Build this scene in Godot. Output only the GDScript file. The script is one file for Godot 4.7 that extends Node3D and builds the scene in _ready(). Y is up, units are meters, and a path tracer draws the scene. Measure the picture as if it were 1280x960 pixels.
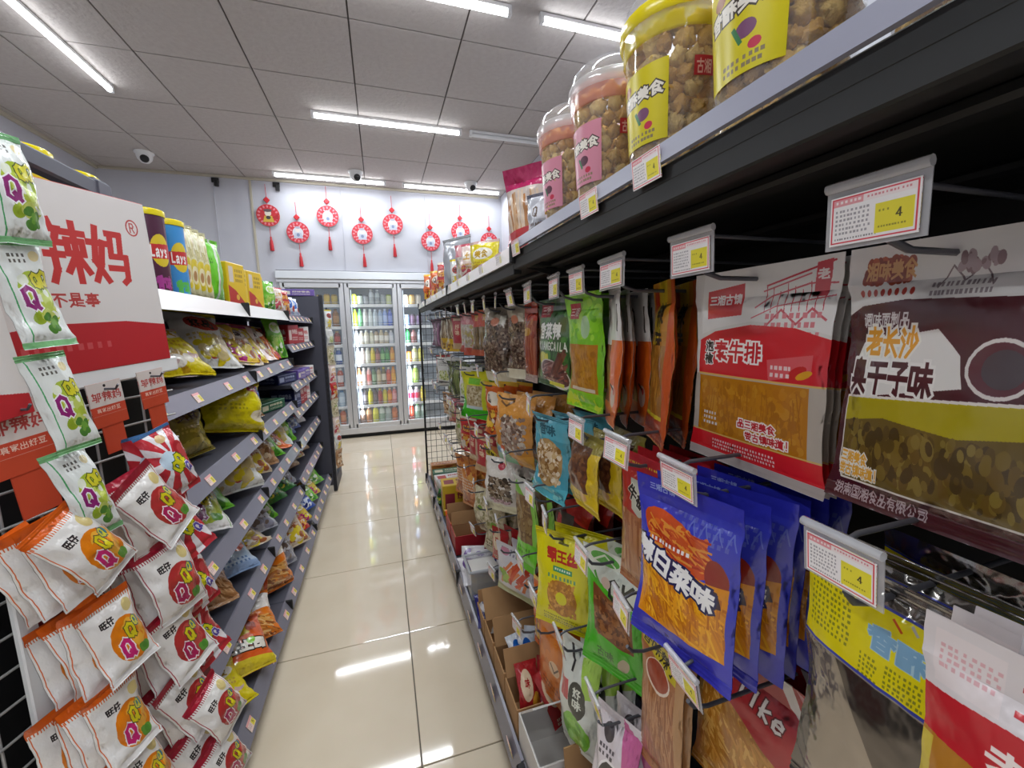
extends Node3D
# A narrow convenience-store aisle: peg-hook gondola, shelf gondola, hanging rack, drinks fridge at the end.

# ---------------------------------------------------------------- stroke lettering: strokes of xxyy points on a 100 x 100 square
const GL := {
"辣": "25052812 08174517 15222034 38223334 05374837 10554455 27372778-1796 52209720 75057595 58329232-9252-5852-5832 73555280 77559880",
"妈": "25051260-3892 37282665-0892 03304430 52128512-8045 60125550-9450-9088-8094 48707870",
"邬": "22050818 10184618-4245 18181850-4850-4690-3694 05683868 64126496 64129212-8240-9455-8866-7262",
"都": "08205420 30063050 03505850 52101268 18604860-4892-1892-1860 18764876 66106696 66109410-8440-9658-9070-7466",
"不": "05159515 55153045-0462 50365096 60409660",
"是": "25067506-7540-2540-2506 25237523 05529552 50525090 52709070 30623082-9692 30700696",
"事": "50045094-4090 06149414 24244824 24247624-7640-2440-2424 14508650-8676 03639763 14768676",
"真": "08149214 50045026 22267826-7874 22262274 22427842 22587858 04749674 34803094 66809094",
"家": "50045012 08141430 08149214-8630 20342074 20348034 56345046-2058 56405880-4694 54502070 58602286 70406056 60569488",
"出": "50055095 18181848-8248-8218 10601092-9092-9060",
"好": "24051056-3890 36280892 03284628 54129012-7232 72327290-6090 50509850",
"豆": "08109210 22267826-7852-2252-2226 30603682 70606282 04909690",
"三": "12159015 20508250 05889588",
"湘": "08122024 04361648 06942058 26305430 40084096 40462472 42465660 60126096 60129412-9496 60409440 60689468 60949494",
"古": "05259525 50055055 22558055-8095-2295-2255",
"镇": "20050632 12224022 08464046 24222490-4078 50149614 72067226 56265674 56269226-9274 56429242 56589258 46749874 62825294 82829694",
"泡": "08122024 04361648 06942058 44043030 38209020-8866-7666 40344064 40346834-6852-4052 40644090-9690-9674",
"椒": "04283828 22062296 22400466 24404060 56065640 56207220 44407640 58405890-4888 50544878 66547676 72289628-7292 74409892",
"素": "12149014 20288028 50045040 04409640 46483058-6670-2880 70602080-8680 50805098 32844294 68849694",
"牛": "26061238 20248824 04549654 52045296",
"排": "20062090-1086 04283828 04643852 56085696 76087696 44285628 44505650 42745674 76289428 76509450 76749674",
"品": "30083808-7008-7040-3040-3008 08544454-4494-0894-0854 56549254-9294-5694-5654",
"美": "32043816 68046216 10189018 16328432 06489448 50185048 08629262 52486672-1096 52649696",
"食": "50040440 50049640 42223432 28406840-6866-2866-2840 28532866 28662894-4688 46669494 80706478",
"尝": "50045020 24082018 76087218 08240838 08249224-9240 30367036 10549054 44542886-7882 66688494",
"味": "06203420-3474-0674-0620 46249224 40469846 69066996 66484282 72489882",
"道": "06101824 04421842-1276 12760494-4084-9694 40163204 66047416 34209620 62202834 42346834 42348634-8680-4280-4234 42508650 42648664",
"调": "08121824 04381838-1482-2674 36123666-2694 36129212-9290-8286 46287828 62186246 44468046 48587658-7684-4884-4858",
"面": "04129612 50124228 12281292-8892-8828-1228 36283692 62286292 36483662 36486248 36706270",
"制": "14041024 12185218 04345834 32043296 12481280 12485248-5276-4476 70167070 88068890-7888",
"老": "14208020 46064644 04449644 86163862-1078 40604088-9288-9072 80563870",
"长": "28062890-4280 76162840 04489648 42488894",
"沙": "08122024 04361648 06942058 60046060 44263850 76268844 84503896",
"臭": "50044012 24127812-7856-2456-2412 24267826 24407840 04669666 50565066-0696 54669496 72567662",
"干": "12149014 04489648 50145096",
"子": "16128412-5236 52365292-3886 04509650",
"湖": "08122024 04361648 06942058 24264826 36083650 24505050-5084-2484-2450 62106270-5294 62109410-9492-8490 62329432 62549454",
"南": "06189418 50045036 14361496 14368836-8894-7890 36423852 64426252 30566856 26707270 50565092",
"国": "08089208-9294-0894-0808 24247624 28467246 22767876 50245076 62566868",
"有": "04209620 44040860 36366036 30367836-7892-6890 30363096 32547654 32727672",
"限": "08100896 08103410-2040-3660-2266 46089008-9050-4608 46289028 46504690 44906280 46084690 56489894 90588070",
"公": "36060646 64069446 46402888-7480 66628894",
"司": "08148814-8888-7692 12346834 18506450-6484-1884-1850",
"白": "50043018 16188418-8494-1694-1618 16548454",
"菜": "06149414 32043224 68046824 82282636 20442456 50424854 82387252 04649664 50545098 48660692 52669492",
"霸": "10068806 04161230 04169616-9030 50065036 22223822 60227622 06404640 18341852 34343452 10525052-5066-1052 26526698 06764876 62426290-5298 62429242-9294 62569256 62709270",
"王": "08129212 14508650 04909690 50125090",
"丝": "26060640-3440 34280470-4270 70065040-8040 80285070-9070 04889688",
"香": "70042212 04229622 50105044 46240644 54249644 26527652-7694-2694-2652 26727672",
"街": "20080430 22300656 14481496 36185818 48084840 34406040 34586258 48405880-3492 68169416 64389838 84388490-7488",
"大": "05369536 50055036-0695 50369495",
"酥": "04124812 10241092-4692-4624-1024 18122444 34123040 10604660 10764676 56148010 72107296 54389638 70402872 72409670",
"金": "50040444 50049644 28443844-7044 12609060 50445090 30683680 72686480 04929692",
"板": "04283628 20062096 20420466 22423660 90084814-4860-3894 50348834-5494 52429494",
"筋": "22041024 16143614 28142822 62045224 56148414 68147422 12361292 12363836-3892 12543854 12703870 46468846-8690-7686 66306460-4492",
"土": "20409040 50065090 04909690",
"旺": "06143214-3280-0680-0614 06463246 42149614 46488848 40889888 68146888",
"仔": "24040450 18341896 40149014-6636 66366690-5086 34509850",
"L": "15051590-8590", "i": "50325090 50105018", "k": "15051595 75350562-8095", "e": "15608060-8042-5032-2042-1060-2088-5094-8084",
"O": "50051020-0650-1080-5095-8880-9450-8820-5005", "K": "12051295 85051250-9095", "Q": "50051020-0650-1080-5095-8880-9450-8820-5005 58709698",
"1": "25205005-5095", "8": "50051520-5048-8520-5005 50480870-5095-9270-5048", "4": "65056595 65050870-9070", "5": "80052005-1545-6042-8868-6094-1088",
"a": "20405032-7840-8094 80551568-2094-8080", "y": "15355078 85352098", "s": "80402834-2052-7870-7490-1888", "l": "50055095",
"X": "10059095 90051095", "I": "50055095", "A": "50050595 50059595 25656565", "N": "12951205-8895-8805", "G": "88205005-1020-0650-1080-5095-8880-8855-5555", "C": "88205005-1020-0650-1080-5095-8880",
"D": "12051295-6090-9050-6010-1205", "R": "12951205-7005-8528-7048-1248 50489095", ".": "40904090", "!": "50055065 50885092", "?": "15205005-8520-5055-5065 50885092", "p": "15301599 15354030-8040-8575-5085-1575", "n": "15301595 15455030-8040-8095", "o": "50301040-0662-1085-5095-8885-9462-8840-5030",
}

class Pr:
	# paints flat print (packaging, tags, signs) into an image; 100 units across
	var im: Image
	var s: float
	var g := RandomNumberGenerator.new()
	func _init(w: int, h: int, bg: String, sd := 1):
		im = Image.create_empty(w, h, false, Image.FORMAT_RGB8)
		im.fill(Color(bg)); s = w / 100.0; g.seed = sd
	func px(pts: PackedVector2Array, c: Color):
		var lo := 1e9; var hi := -1e9
		for p in pts:
			lo = minf(lo, p.y); hi = maxf(hi, p.y)
		var n := pts.size()
		for y in range(maxi(0, int(ceil(lo - 0.5))), mini(im.get_height() - 1, int(floor(hi - 0.5))) + 1):
			var yy := y + 0.5
			var xs: Array[float] = []
			for i in n:
				var a := pts[i]; var b := pts[(i + 1) % n]
				if (a.y <= yy) != (b.y <= yy):
					xs.append(a.x + (yy - a.y) / (b.y - a.y) * (b.x - a.x))
			xs.sort()
			for k in range(0, xs.size() - 1, 2):
				var x0 := int(round(xs[k])); var x1 := int(round(xs[k + 1]))
				if x1 > x0:
					im.fill_rect(Rect2i(x0, y, x1 - x0, 1), c)
	func p(a: Array, c: String):
		var q := PackedVector2Array()
		for i in range(0, a.size(), 2):
			q.append(Vector2(a[i], a[i + 1]) * s)
		px(q, Color(c))
	func r(x0: float, y0: float, x1: float, y1: float, c: String):
		im.fill_rect(Rect2i(int(x0 * s), int(y0 * s), maxi(1, int((x1 - x0) * s)), maxi(1, int((y1 - y0) * s))), Color(c))
	func e(x: float, y: float, rx: float, ry: float, c: String, rot := 0.0):
		var q := PackedVector2Array()
		for i in 20:
			var a := TAU * i / 20
			q.append((Vector2(x, y) + Vector2(cos(a) * rx, sin(a) * ry).rotated(rot)) * s)
		px(q, Color(c))
	func seg(a: Vector2, b: Vector2, w: float, c: Color):
		var d := (b - a).normalized() if a.distance_to(b) > 0.001 else Vector2(1, 0)
		var n := Vector2(-d.y, d.x) * w * 0.5
		var k := d * w * 0.42
		px(PackedVector2Array([(a - k + n) * s, (b + k + n) * s, (b + k - n) * s, (a - k - n) * s]), c)
	func l(a: Array, w: float, c: String):
		for i in range(0, a.size() - 2, 2):
			seg(Vector2(a[i], a[i + 1]), Vector2(a[i + 2], a[i + 3]), w, Color(c))
	func glyph(ch: String, at: Vector2, sx: float, sy: float, w: float, c: Color, rot: float):
		if not GL.has(ch): return
		for stroke in GL[ch].split(" "):
			var st: String = stroke.replace("-", "")
			var last := Vector2.ZERO
			for i in range(0, st.length() / 4):
				var v := Vector2(float(st.substr(i * 4, 2)) / 100.0 * sx, float(st.substr(i * 4 + 2, 2)) / 100.0 * sy).rotated(rot) + at
				if i > 0: seg(last, v, w, c)
				last = v
	func t(txt: String, x: float, y: float, sz: float, w: float, c: String, oc := "", ow := 0.0, rot := 0.0, down := false):
		for pass_ in (2 if oc != "" else 1):
			var o := Vector2(x, y)
			var first := oc != "" and pass_ == 0
			for ch in txt:
				var latin := ch.unicode_at(0) < 256
				glyph(ch, o, sz * (0.6 if latin else 1.0), sz, w + (ow if first else 0.0), Color(oc if first else c), rot)
				o += (Vector2(0, sz * 1.08) if down else Vector2(sz * (0.72 if latin else 1.08), 0)).rotated(rot)
	func blobs(x0: float, y0: float, x1: float, y1: float, cols: Array, n: int, a: float, b: float):
		for i in n:
			var rr := g.randf_range(a, b)
			e(g.randf_range(x0 + rr, x1 - rr), g.randf_range(y0 + rr, y1 - rr), rr, rr * g.randf_range(0.6, 1.0), cols[g.randi() % cols.size()], g.randf() * 3.0)
	func strips(x0: float, y0: float, x1: float, y1: float, cols: Array, n: int, ln: float, w: float, tilt := 0.0, spread := 3.14):
		for i in n:
			var d := Vector2(ln, 0).rotated(tilt + g.randf_range(-spread, spread) * 0.5) * 0.5
			var c := Vector2(g.randf_range(x0 + absf(d.x), x1 - absf(d.x)), g.randf_range(y0 + absf(d.y), y1 - absf(d.y)))
			seg(c - d, c + d, w, Color(cols[g.randi() % cols.size()]))
	func small(x0: float, y0: float, x1: float, rows: int, h: float, c: String):
		# lines of print too small to read
		for j in rows:
			var x := x0
			while x < x1 - h:
				var ww := h * g.randf_range(0.6, 1.0)
				r(x, y0 + j * h * 1.7, x + ww, y0 + j * h * 1.7 + h, c)
				x += h * g.randf_range(1.1, 1.6)

# ---------------------------------------------------------------- mesh builder
class MB:
	var v := PackedVector3Array()
	var n := PackedVector3Array()
	var u := PackedVector2Array()
	var c := PackedColorArray()
	var ix := PackedInt32Array()
	var col := Color.WHITE
	func face(pts: Array, out: Vector3, uv := []):
		var nn: Vector3 = (pts[1] - pts[0]).cross(pts[2] - pts[0])
		var q := pts.duplicate(); var w := uv.duplicate()
		if nn.dot(out) < 0:
			q.reverse(); w.reverse(); nn = -nn
		nn = nn.normalized()
		var b := v.size()
		for i in q.size():
			v.append(q[i]); n.append(nn); c.append(col)
			u.append(w[i] if w.size() > i else Vector2(0.5, 0.5))
		for i in range(1, q.size() - 1):
			ix.append_array([b, b + i + 1, b + i])
	func box(at: Vector3, sz: Vector3, bev := 0.0):
		var h := sz * 0.5
		var bb := minf(bev, minf(h.x, minf(h.y, h.z)) * 0.9)
		for i in 3:
			var a := (i + 1) % 3; var b := (i + 2) % 3
			for sg in [-1.0, 1.0]:
				var ps := []; var us := []
				for k in [[-1, -1], [1, -1], [1, 1], [-1, 1]]:
					var p := Vector3.ZERO
					p[i] = sg * h[i]; p[a] = k[0] * (h[a] - bb); p[b] = k[1] * (h[b] - bb)
					var x: float = p.x / sz.x if i != 0 else -sg * p.z / sz.z
					var y: float = -p.y / sz.y if i != 1 else p.z / sz.z
					if i == 2: x *= sg
					us.append(Vector2(0.5 + x, 0.5 + y)); ps.append(at + p)
				var o := Vector3.ZERO; o[i] = sg
				face(ps, o, us)
			if bb > 0.0:
				for s1 in [-1.0, 1.0]:
					for s2 in [-1.0, 1.0]:
						var ps := []
						for k in [[0, -1], [0, 1], [1, 1], [1, -1]]:
							var p := Vector3.ZERO
							p[a] = s1 * (h[a] - (bb if k[0] else 0.0)); p[b] = s2 * (h[b] - (0.0 if k[0] else bb)); p[i] = k[1] * (h[i] - bb)
							ps.append(at + p)
						var o := Vector3.ZERO; o[a] = s1; o[b] = s2
						face(ps, o)
		if bb > 0.0:
			for s0 in [-1.0, 1.0]:
				for s1 in [-1.0, 1.0]:
					for s2 in [-1.0, 1.0]:
						var m := Vector3(s0, s1, s2)
						face([at + m * Vector3(h.x, h.y - bb, h.z - bb), at + m * Vector3(h.x - bb, h.y, h.z - bb), at + m * Vector3(h.x - bb, h.y - bb, h.z)], m)
	func ring(b0: int, b1: int, k: int, closed := true):
		for i in (k if closed else k - 1):
			var j := (i + 1) % k
			ix.append_array([b0 + i, b1 + j, b1 + i, b0 + i, b0 + j, b1 + j])
	func tube(pts: Array, r: float, k := 6):
		var up := Vector3(0.123, 0.97, 0.2).normalized()
		var prev := -1
		var st := v.size()
		for i in pts.size():
			var d: Vector3 = (pts[mini(i + 1, pts.size() - 1)] - pts[maxi(i - 1, 0)]).normalized()
			if absf(d.dot(up)) > 0.95: up = Vector3(0.9, 0.1, 0.3).normalized()
			var a := d.cross(up).normalized(); var b := a.cross(d)
			var base := v.size()
			for j in k:
				var w := TAU * j / k
				var q := a * cos(w) + b * sin(w)
				v.append(pts[i] + q * r); n.append(q); u.append(Vector2(float(j) / k, 0)); c.append(col)
			if prev >= 0: ring(prev, base, k)
			prev = base
		var ends := [[st, pts[0] - pts[1]], [prev, pts[-1] - pts[-2]]]
		for e in ends:
			var cp := []
			for j in k: cp.append(v[e[0] + j])
			face(cp, e[1])
	func prism(pf: Array, z0: float, z1: float):
		# extrudes the closed profile of [x, y] points along z
		var mid := Vector3.ZERO
		for p in pf: mid += Vector3(p[0], p[1], 0) / pf.size()
		var a := []; var b := []
		for i in pf.size():
			var p: Array = pf[i]; var q: Array = pf[(i + 1) % pf.size()]
			var d := Vector3(q[1] - p[1], p[0] - q[0], 0)
			if d.dot(Vector3((p[0] + q[0]) / 2, (p[1] + q[1]) / 2, 0) - mid) < 0: d = -d
			face([Vector3(p[0], p[1], z0), Vector3(q[0], q[1], z0), Vector3(q[0], q[1], z1), Vector3(p[0], p[1], z1)], d)
			a.append(Vector3(p[0], p[1], z0)); b.append(Vector3(p[0], p[1], z1))
		face(a, Vector3(0, 0, z0 - z1)); face(b, Vector3(0, 0, z1 - z0))
	func lathe(prof: Array, k := 16, at := Vector3.ZERO, a0 := 0.0, a1 := TAU, cols := []):
		# prof: [radius, height] from bottom up; flat caps come from radius 0
		var prev := -1
		var closed := a1 - a0 > TAU - 0.01
		var kk := k if closed else k + 1
		for i in prof.size():
			var p0: Array = prof[maxi(i - 1, 0)]; var p1: Array = prof[mini(i + 1, prof.size() - 1)]
			var t := Vector2(p1[0] - p0[0], p1[1] - p0[1]).normalized()
			var base := v.size()
			for j in kk:
				var w := a0 + (a1 - a0) * j / k
				v.append(at + Vector3(cos(w) * prof[i][0], prof[i][1], sin(w) * prof[i][0]))
				n.append(Vector3(cos(w) * t.y, -t.x, sin(w) * t.y))
				u.append(Vector2(1.0 - float(j) / k, 1.0 - float(i) / (prof.size() - 1)))
				c.append(cols[i] if cols.size() > i else col)
			if prev >= 0: ring(prev, base, kk, closed)
			prev = base
	func mesh() -> ArrayMesh:
		var a := []; a.resize(Mesh.ARRAY_MAX)
		a[Mesh.ARRAY_VERTEX] = v; a[Mesh.ARRAY_NORMAL] = n; a[Mesh.ARRAY_TEX_UV] = u; a[Mesh.ARRAY_COLOR] = c; a[Mesh.ARRAY_INDEX] = ix
		var m := ArrayMesh.new(); m.add_surface_from_arrays(Mesh.PRIMITIVE_TRIANGLES, a)
		return m

var used := {}
var M := {}
var crinkle: NoiseTexture2D
var rng := RandomNumberGenerator.new()
const ORD := ["frontmost", "second", "third", "fourth", "fifth", "sixth", "seventh", "eighth", "ninth", "tenth", "eleventh", "twelfth", "thirteenth", "fourteenth"]

func numbered(n: String) -> String:
	used[n] = used.get(n, 0) + 1
	return n if used[n] == 1 else "%s_%03d" % [n, used[n] - 1]
func tag(o: Node3D, label: String, cat: String, group := "") -> Node3D:
	o.set_meta("label", label); o.set_meta("category", cat)
	if group != "": o.set_meta("group", group)
	return o
func thing(called: String, at: Vector3, yaw := 0.0) -> Node3D:
	var o := Node3D.new(); o.name = numbered(called); add_child(o); o.position = at; o.rotation_degrees.y = yaw
	return o
func obj(called: String, m: Mesh, mt: Material, parent: Node3D = null, at := Vector3.ZERO) -> MeshInstance3D:
	var o := MeshInstance3D.new(); o.mesh = m; o.material_override = mt; o.position = at
	if parent:
		o.name = called; parent.add_child(o, true)
	else:
		o.name = numbered(called); add_child(o)
	return o
func struct(called: String, m: Mesh, mt: Material) -> MeshInstance3D:
	var o := obj(called, m, mt); o.set_meta("kind", "structure"); return o
func bx(at: Vector3, sz: Vector3, bev := 0.0) -> ArrayMesh:
	var b := MB.new(); b.box(at, sz, bev); return b.mesh()
func mat(key: String, hex: String, rough := 0.5, metal := 0.0, alpha := 1.0) -> StandardMaterial3D:
	if M.has(key): return M[key]
	var m := StandardMaterial3D.new()
	m.resource_name = key
	m.albedo_color = Color(hex); m.roughness = rough; m.metallic = metal
	if alpha < 1.0:
		m.transparency = BaseMaterial3D.TRANSPARENCY_ALPHA; m.albedo_color.a = alpha
	M[key] = m
	return m
func printed(key: String, q: Pr, rough := 0.3, film := true) -> StandardMaterial3D:
	var m := StandardMaterial3D.new()
	m.resource_name = key
	m.albedo_texture = ImageTexture.create_from_image(q.im)
	m.roughness = rough; m.texture_repeat = false
	if film:
		m.normal_enabled = true; m.normal_texture = crinkle; m.normal_scale = 0.9
		m.clearcoat_enabled = true; m.clearcoat = 0.6; m.clearcoat_roughness = 0.12
	M[key] = m
	return m

# unit packet: hangs from its top edge, 1 wide, 1 tall, 1 thick; z is the printed face
func pouch(sd: int, top: float, bot: float, v0: float, v1: float, nx: int, ny: int, curl := 0.0, wrinkle := 0.12) -> ArrayMesh:
	var f := FastNoiseLite.new(); f.seed = sd; f.frequency = 1.0; f.noise_type = FastNoiseLite.TYPE_SIMPLEX_SMOOTH
	var b := MB.new()
	for side in [1.0, -1.0]:
		var base := b.v.size()
		for j in ny + 1:
			var vv := v0 + (v1 - v0) * j / ny
			var sn := clampf((vv - top) / (1.0 - top - bot), 0.0, 1.0)
			var pv := pow(maxf(0.0, sin(PI * sn)), 0.45)
			for i in nx + 1:
				var uu := float(i) / nx
				var e := absf(2.0 * uu - 1.0)
				var pu := pow(maxf(0.0, 1.0 - pow(e, 2.4)), 0.7)
				var th := 0.5 * pv * pu + 0.02
				th += wrinkle * f.get_noise_2d(uu * 4.0 + side * 9.0, vv * 5.0) * pv * pu
				th = maxf(th, 0.015)
				var bend := curl * (pow(vv - 0.5, 2.0) * 4.0 - 0.5) + wrinkle * 1.4 * f.get_noise_2d(uu * 2.0 + 40.0, vv * 2.5) * (0.3 + e) * (0.4 if vv < top else 1.0)
				if sn <= 0.0 or sn >= 1.0: bend += 0.035 * sin(vv * 260.0)
				var wx := (uu - 0.5) * (1.0 - 0.07 * pv) + 0.012 * f.get_noise_2d(signf(uu - 0.5) * 7.0, vv * 6.0) * (1.0 if e > 0.9 else 0.0)
				b.v.append(Vector3(wx, -vv, side * th + bend))
				b.u.append(Vector2(uu, vv)); b.c.append(Color.WHITE); b.n.append(Vector3.ZERO)
		for j in ny:
			for i in nx:
				var a := base + j * (nx + 1) + i
				var q := [a, a + 1, a + nx + 2, a + nx + 1]
				if side < 0: q = [a + 1, a, a + nx + 1, a + nx + 2]
				b.ix.append_array([q[0], q[1], q[2], q[0], q[2], q[3]])
				var nn := (b.v[q[3]] - b.v[q[0]]).cross(b.v[q[1]] - b.v[q[0]])
				for k in q: b.n[k] += nn
	for i in b.n.size(): b.n[i] = b.n[i].normalized()
	return b.mesh()
var PO := {}
func packet(kind: String) -> Dictionary:
	if PO.is_empty():
		for d in [["flat", 3, 0.14, 0.06, 0.0, 0.10], ["flatb", 8, 0.14, 0.06, 0.3, 0.14], ["soft", 5, 0.06, 0.06, -0.3, 0.16], ["softb", 11, 0.05, 0.07, 0.4, 0.2], ["fat", 14, 0.05, 0.05, 0.0, 0.10], ["fatb", 21, 0.05, 0.05, 0.1, 0.13]]:
			PO[d[0]] = {"whole": pouch(d[1], d[2], d[3], 0, 1, 12, 18, d[4], d[5]), "top_seal": pouch(d[1], d[2], d[3], 0, d[2], 12, 6, d[4], d[5]), "body": pouch(d[1], d[2], d[3], d[2], 1.0 - d[3], 14, 18, d[4], d[5]), "bottom_seal": pouch(d[1], d[2], d[3], 1.0 - d[3], 1, 12, 6, d[4], d[5])}
	return PO[kind]
# one packet; pos is the middle of its top edge; roll turns it in its own plane
func bag(called: String, label: String, cat: String, group: String, mt: String, kind: String, pos: Vector3, yaw: float, pitch: float, sz: Vector3, parts := false, roll := 0.0) -> Node3D:
	var d := packet(kind)
	var o: Node3D
	if parts:
		o = thing(called, pos)
		for k in ["top_seal", "body", "bottom_seal"]: obj(k, d[k], M[mt], o)
	else:
		o = obj(called, d.whole, M[mt], null, pos)
	o.basis = Basis.from_euler(Vector3(deg_to_rad(pitch), deg_to_rad(yaw), deg_to_rad(roll))).scaled_local(sz)
	tag(o, label, cat, group)
	return o

func _ready():
	camera_and_light()
	materials()
	room()
	tubes()
	make_prints()
	fridge()
	gondola_right()
	gondola_left()
	hanging_right()
	tray_right()
	top_right()
	rack_left()
	shelves_left()
	ornaments()
	ceiling_bits()

# ---------------------------------------------------------------- camera, exposure
func camera_and_light():
	var cam := Camera3D.new(); cam.name = "camera"; add_child(cam)
	cam.fov = 86.16; cam.near = 0.02; cam.far = 60.0
	cam.transform = Transform3D(Basis(Vector3(0.95277, -0.01872, 0.30313), Vector3(0.05983, 0.99011, -0.12691), Vector3(-0.29775, 0.13905, 0.94446)).orthonormalized(), Vector3(0, 1.3554, 0))
	cam.current = true
	var w := WorldEnvironment.new(); w.name = "environment"; add_child(w)
	var e := Environment.new()
	e.background_mode = Environment.BG_COLOR; e.background_color = Color(0.02, 0.02, 0.02)
	e.tonemap_mode = Environment.TONE_MAPPER_LINEAR
	e.tonemap_exposure = 1.2
	e.sdfgi_enabled = true; e.ssao_enabled = true; e.ssil_enabled = true
	w.environment = e

func noise_tex(sd: int, freq: float, a: String, b: String, normal := false, bump := 4.0, size := 256) -> NoiseTexture2D:
	var f := FastNoiseLite.new(); f.seed = sd; f.frequency = freq; f.fractal_octaves = 4
	var t := NoiseTexture2D.new(); t.noise = f; t.width = size; t.height = size; t.seamless = true
	if normal:
		t.as_normal_map = true; t.bump_strength = bump
	else:
		var g := Gradient.new(); g.set_color(0, Color(a)); g.set_color(1, Color(b)); t.color_ramp = g
	return t

func materials():
	rng.seed = 77
	crinkle = noise_tex(4, 0.012, "", "", true, 9.0)
	var m := mat("floor_tile", "#ffffff", 0.06)
	m.albedo_texture = noise_tex(9, 0.01, "#dccbb2", "#e4d5be"); m.uv1_triplanar = true; m.uv1_world_triplanar = true; m.uv1_scale = Vector3(0.9, 0.9, 0.9)
	m.metallic_specular = 0.55
	mat("grout", "#6f675c", 0.9)
	m = mat("ceiling_tile", "#ffffff", 0.85)
	m.albedo_texture = noise_tex(12, 0.05, "#b4aca8", "#bcb5b1"); m.uv1_triplanar = true; m.uv1_world_triplanar = true; m.uv1_scale = Vector3(1.7, 1.7, 1.7)
	m.normal_enabled = true; m.normal_texture = noise_tex(13, 0.06, "", "", true, 3.0); m.normal_scale = 0.35
	mat("runner", "#57514c", 0.8)
	m = mat("wall_paint", "#ffffff", 0.55)
	m.albedo_texture = noise_tex(15, 0.006, "#bfbfc8", "#c7c7ce"); m.uv1_triplanar = true; m.uv1_world_triplanar = true
	mat("trim_beige", "#b9b19f", 0.6)
	mat("steel", "#d6d6d8", 0.32, 0.6)
	mat("steel_pale", "#dfe2e6", 0.3, 0.35)
	mat("black_metal", "#0a0a0b", 0.55, 0.0)
	mat("black_panel", "#0b0b0e", 0.6)
	mat("shelf_grey", "#4a4a55", 0.45, 0.1)
	mat("shelf_dark", "#2e2e36", 0.5, 0.1)
	mat("lip_grey", "#807e8a", 0.22)
	mat("lip_white", "#e2e0dc", 0.22)
	mat("rod", "#55555b", 0.35, 0.1)
	mat("white_plastic", "#e8e8e8", 0.4)
	mat("black_plastic", "#18181a", 0.4)
	mat("clear", "#ffffff", 0.06, 0.0, 0.1)
	mat("pane", "#eef6f4", 0.03, 0.0, 0.06)
	mat("holder", "#e6e6ea", 0.15, 0.0, 0.35)
	mat("cardboard", "#b0875c", 0.85)
	mat("cardboard_white", "#d9d4cf", 0.6)
	mat("red_card", "#a8202a", 0.5)
	mat("wire_white", "#b4b2b0", 0.4, 0.3)
	mat("tub_dark", "#2c2a30", 0.3)
	mat("tub_band", "#d8b814", 0.35)
	mat("lid_yellow", "#e0cc0c", 0.2)
	var v := mat("bottle_paint", "#ffffff", 0.18); v.vertex_color_use_as_albedo = true
	var t := mat("tube_glow", "#ffffff", 0.5); t.emission_enabled = true; t.emission = Color(0.96, 0.98, 1.0); t.emission_energy_multiplier = 9.0
	t = mat("led_glow", "#ffffff", 0.5); t.emission_enabled = true; t.emission = Color(0.85, 0.92, 1.0); t.emission_energy_multiplier = 0.9

# ---------------------------------------------------------------- room
const XL := -2.62
const XR := 1.6
const ZB := -5.42
const ZF := 2.4
const HC := 3.028
func room():
	var fl := struct("floor", bx(Vector3((XL + XR) / 2, -0.056, (ZB - 0.7 + ZF) / 2), Vector3(XR - XL, 0.1, ZF - ZB + 0.7)), M.grout)
	lay(fl, "tile", 0.0437, -3.544, 0.6, 0.6, 0.0022, -0.006, 0.012, M.floor_tile)
	var ce := struct("ceiling", bx(Vector3((XL + XR) / 2, HC + 0.06, (ZB - 0.7 + ZF) / 2), Vector3(XR - XL, 0.1, ZF - ZB + 0.7)), M.runner)
	lay(ce, "panel", -1.9325, -3.259, 0.6224, 0.63, 0.0045, HC + 0.005, 0.01, M.ceiling_tile)
	var b := MB.new()
	b.box(Vector3((XL - 1.1) / 2, HC / 2, ZB - 0.06), Vector3(-1.1 - XL, HC, 0.12))
	b.box(Vector3((XR - 1.1) / 2, (HC + 2.05) / 2, ZB - 0.06), Vector3(XR + 1.1, HC - 2.05, 0.12))
	b.box(Vector3((XR + XL) / 2, HC / 2, ZB - 0.72), Vector3(XR - XL, HC, 0.08))
	var wb := struct("wall_back", b.mesh(), M.wall_paint)
	for s in [[-1.27, 0.024, "trim_beige"], [-1.62, 0.004, "wall_paint"], [-0.35, 0.004, "wall_paint"], [0.62, 0.004, "wall_paint"]]:
		var lo := 0.0 if s[0] < -1.1 else 2.05
		var st := obj("seam_strip", bx(Vector3(s[0], (lo + HC) / 2, ZB + 0.004), Vector3(s[1], HC - lo, 0.012), 0.002), M[s[2]], wb)
	struct("wall_left", bx(Vector3(XL - 0.06, HC / 2, (ZB + ZF) / 2), Vector3(0.12, HC, ZF - ZB)), M.wall_paint)
	struct("wall_right", bx(Vector3(XR + 0.06, HC / 2, (ZB + ZF) / 2), Vector3(0.12, HC, ZF - ZB)), M.wall_paint)
	struct("wall_rear", bx(Vector3((XL + XR) / 2, HC / 2, ZF + 0.06), Vector3(XR - XL + 0.24, HC, 0.12)), M.wall_paint)
	struct("trim_1", bx(Vector3(XL + 0.012, HC - 0.016, (ZB + ZF) / 2), Vector3(0.024, 0.03, ZF - ZB), 0.003), M.trim_beige)
	struct("trim_2", bx(Vector3((XL + XR) / 2, HC - 0.014, ZB + 0.01), Vector3(XR - XL - 0.06, 0.026, 0.02), 0.003), M.trim_beige)
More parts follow.
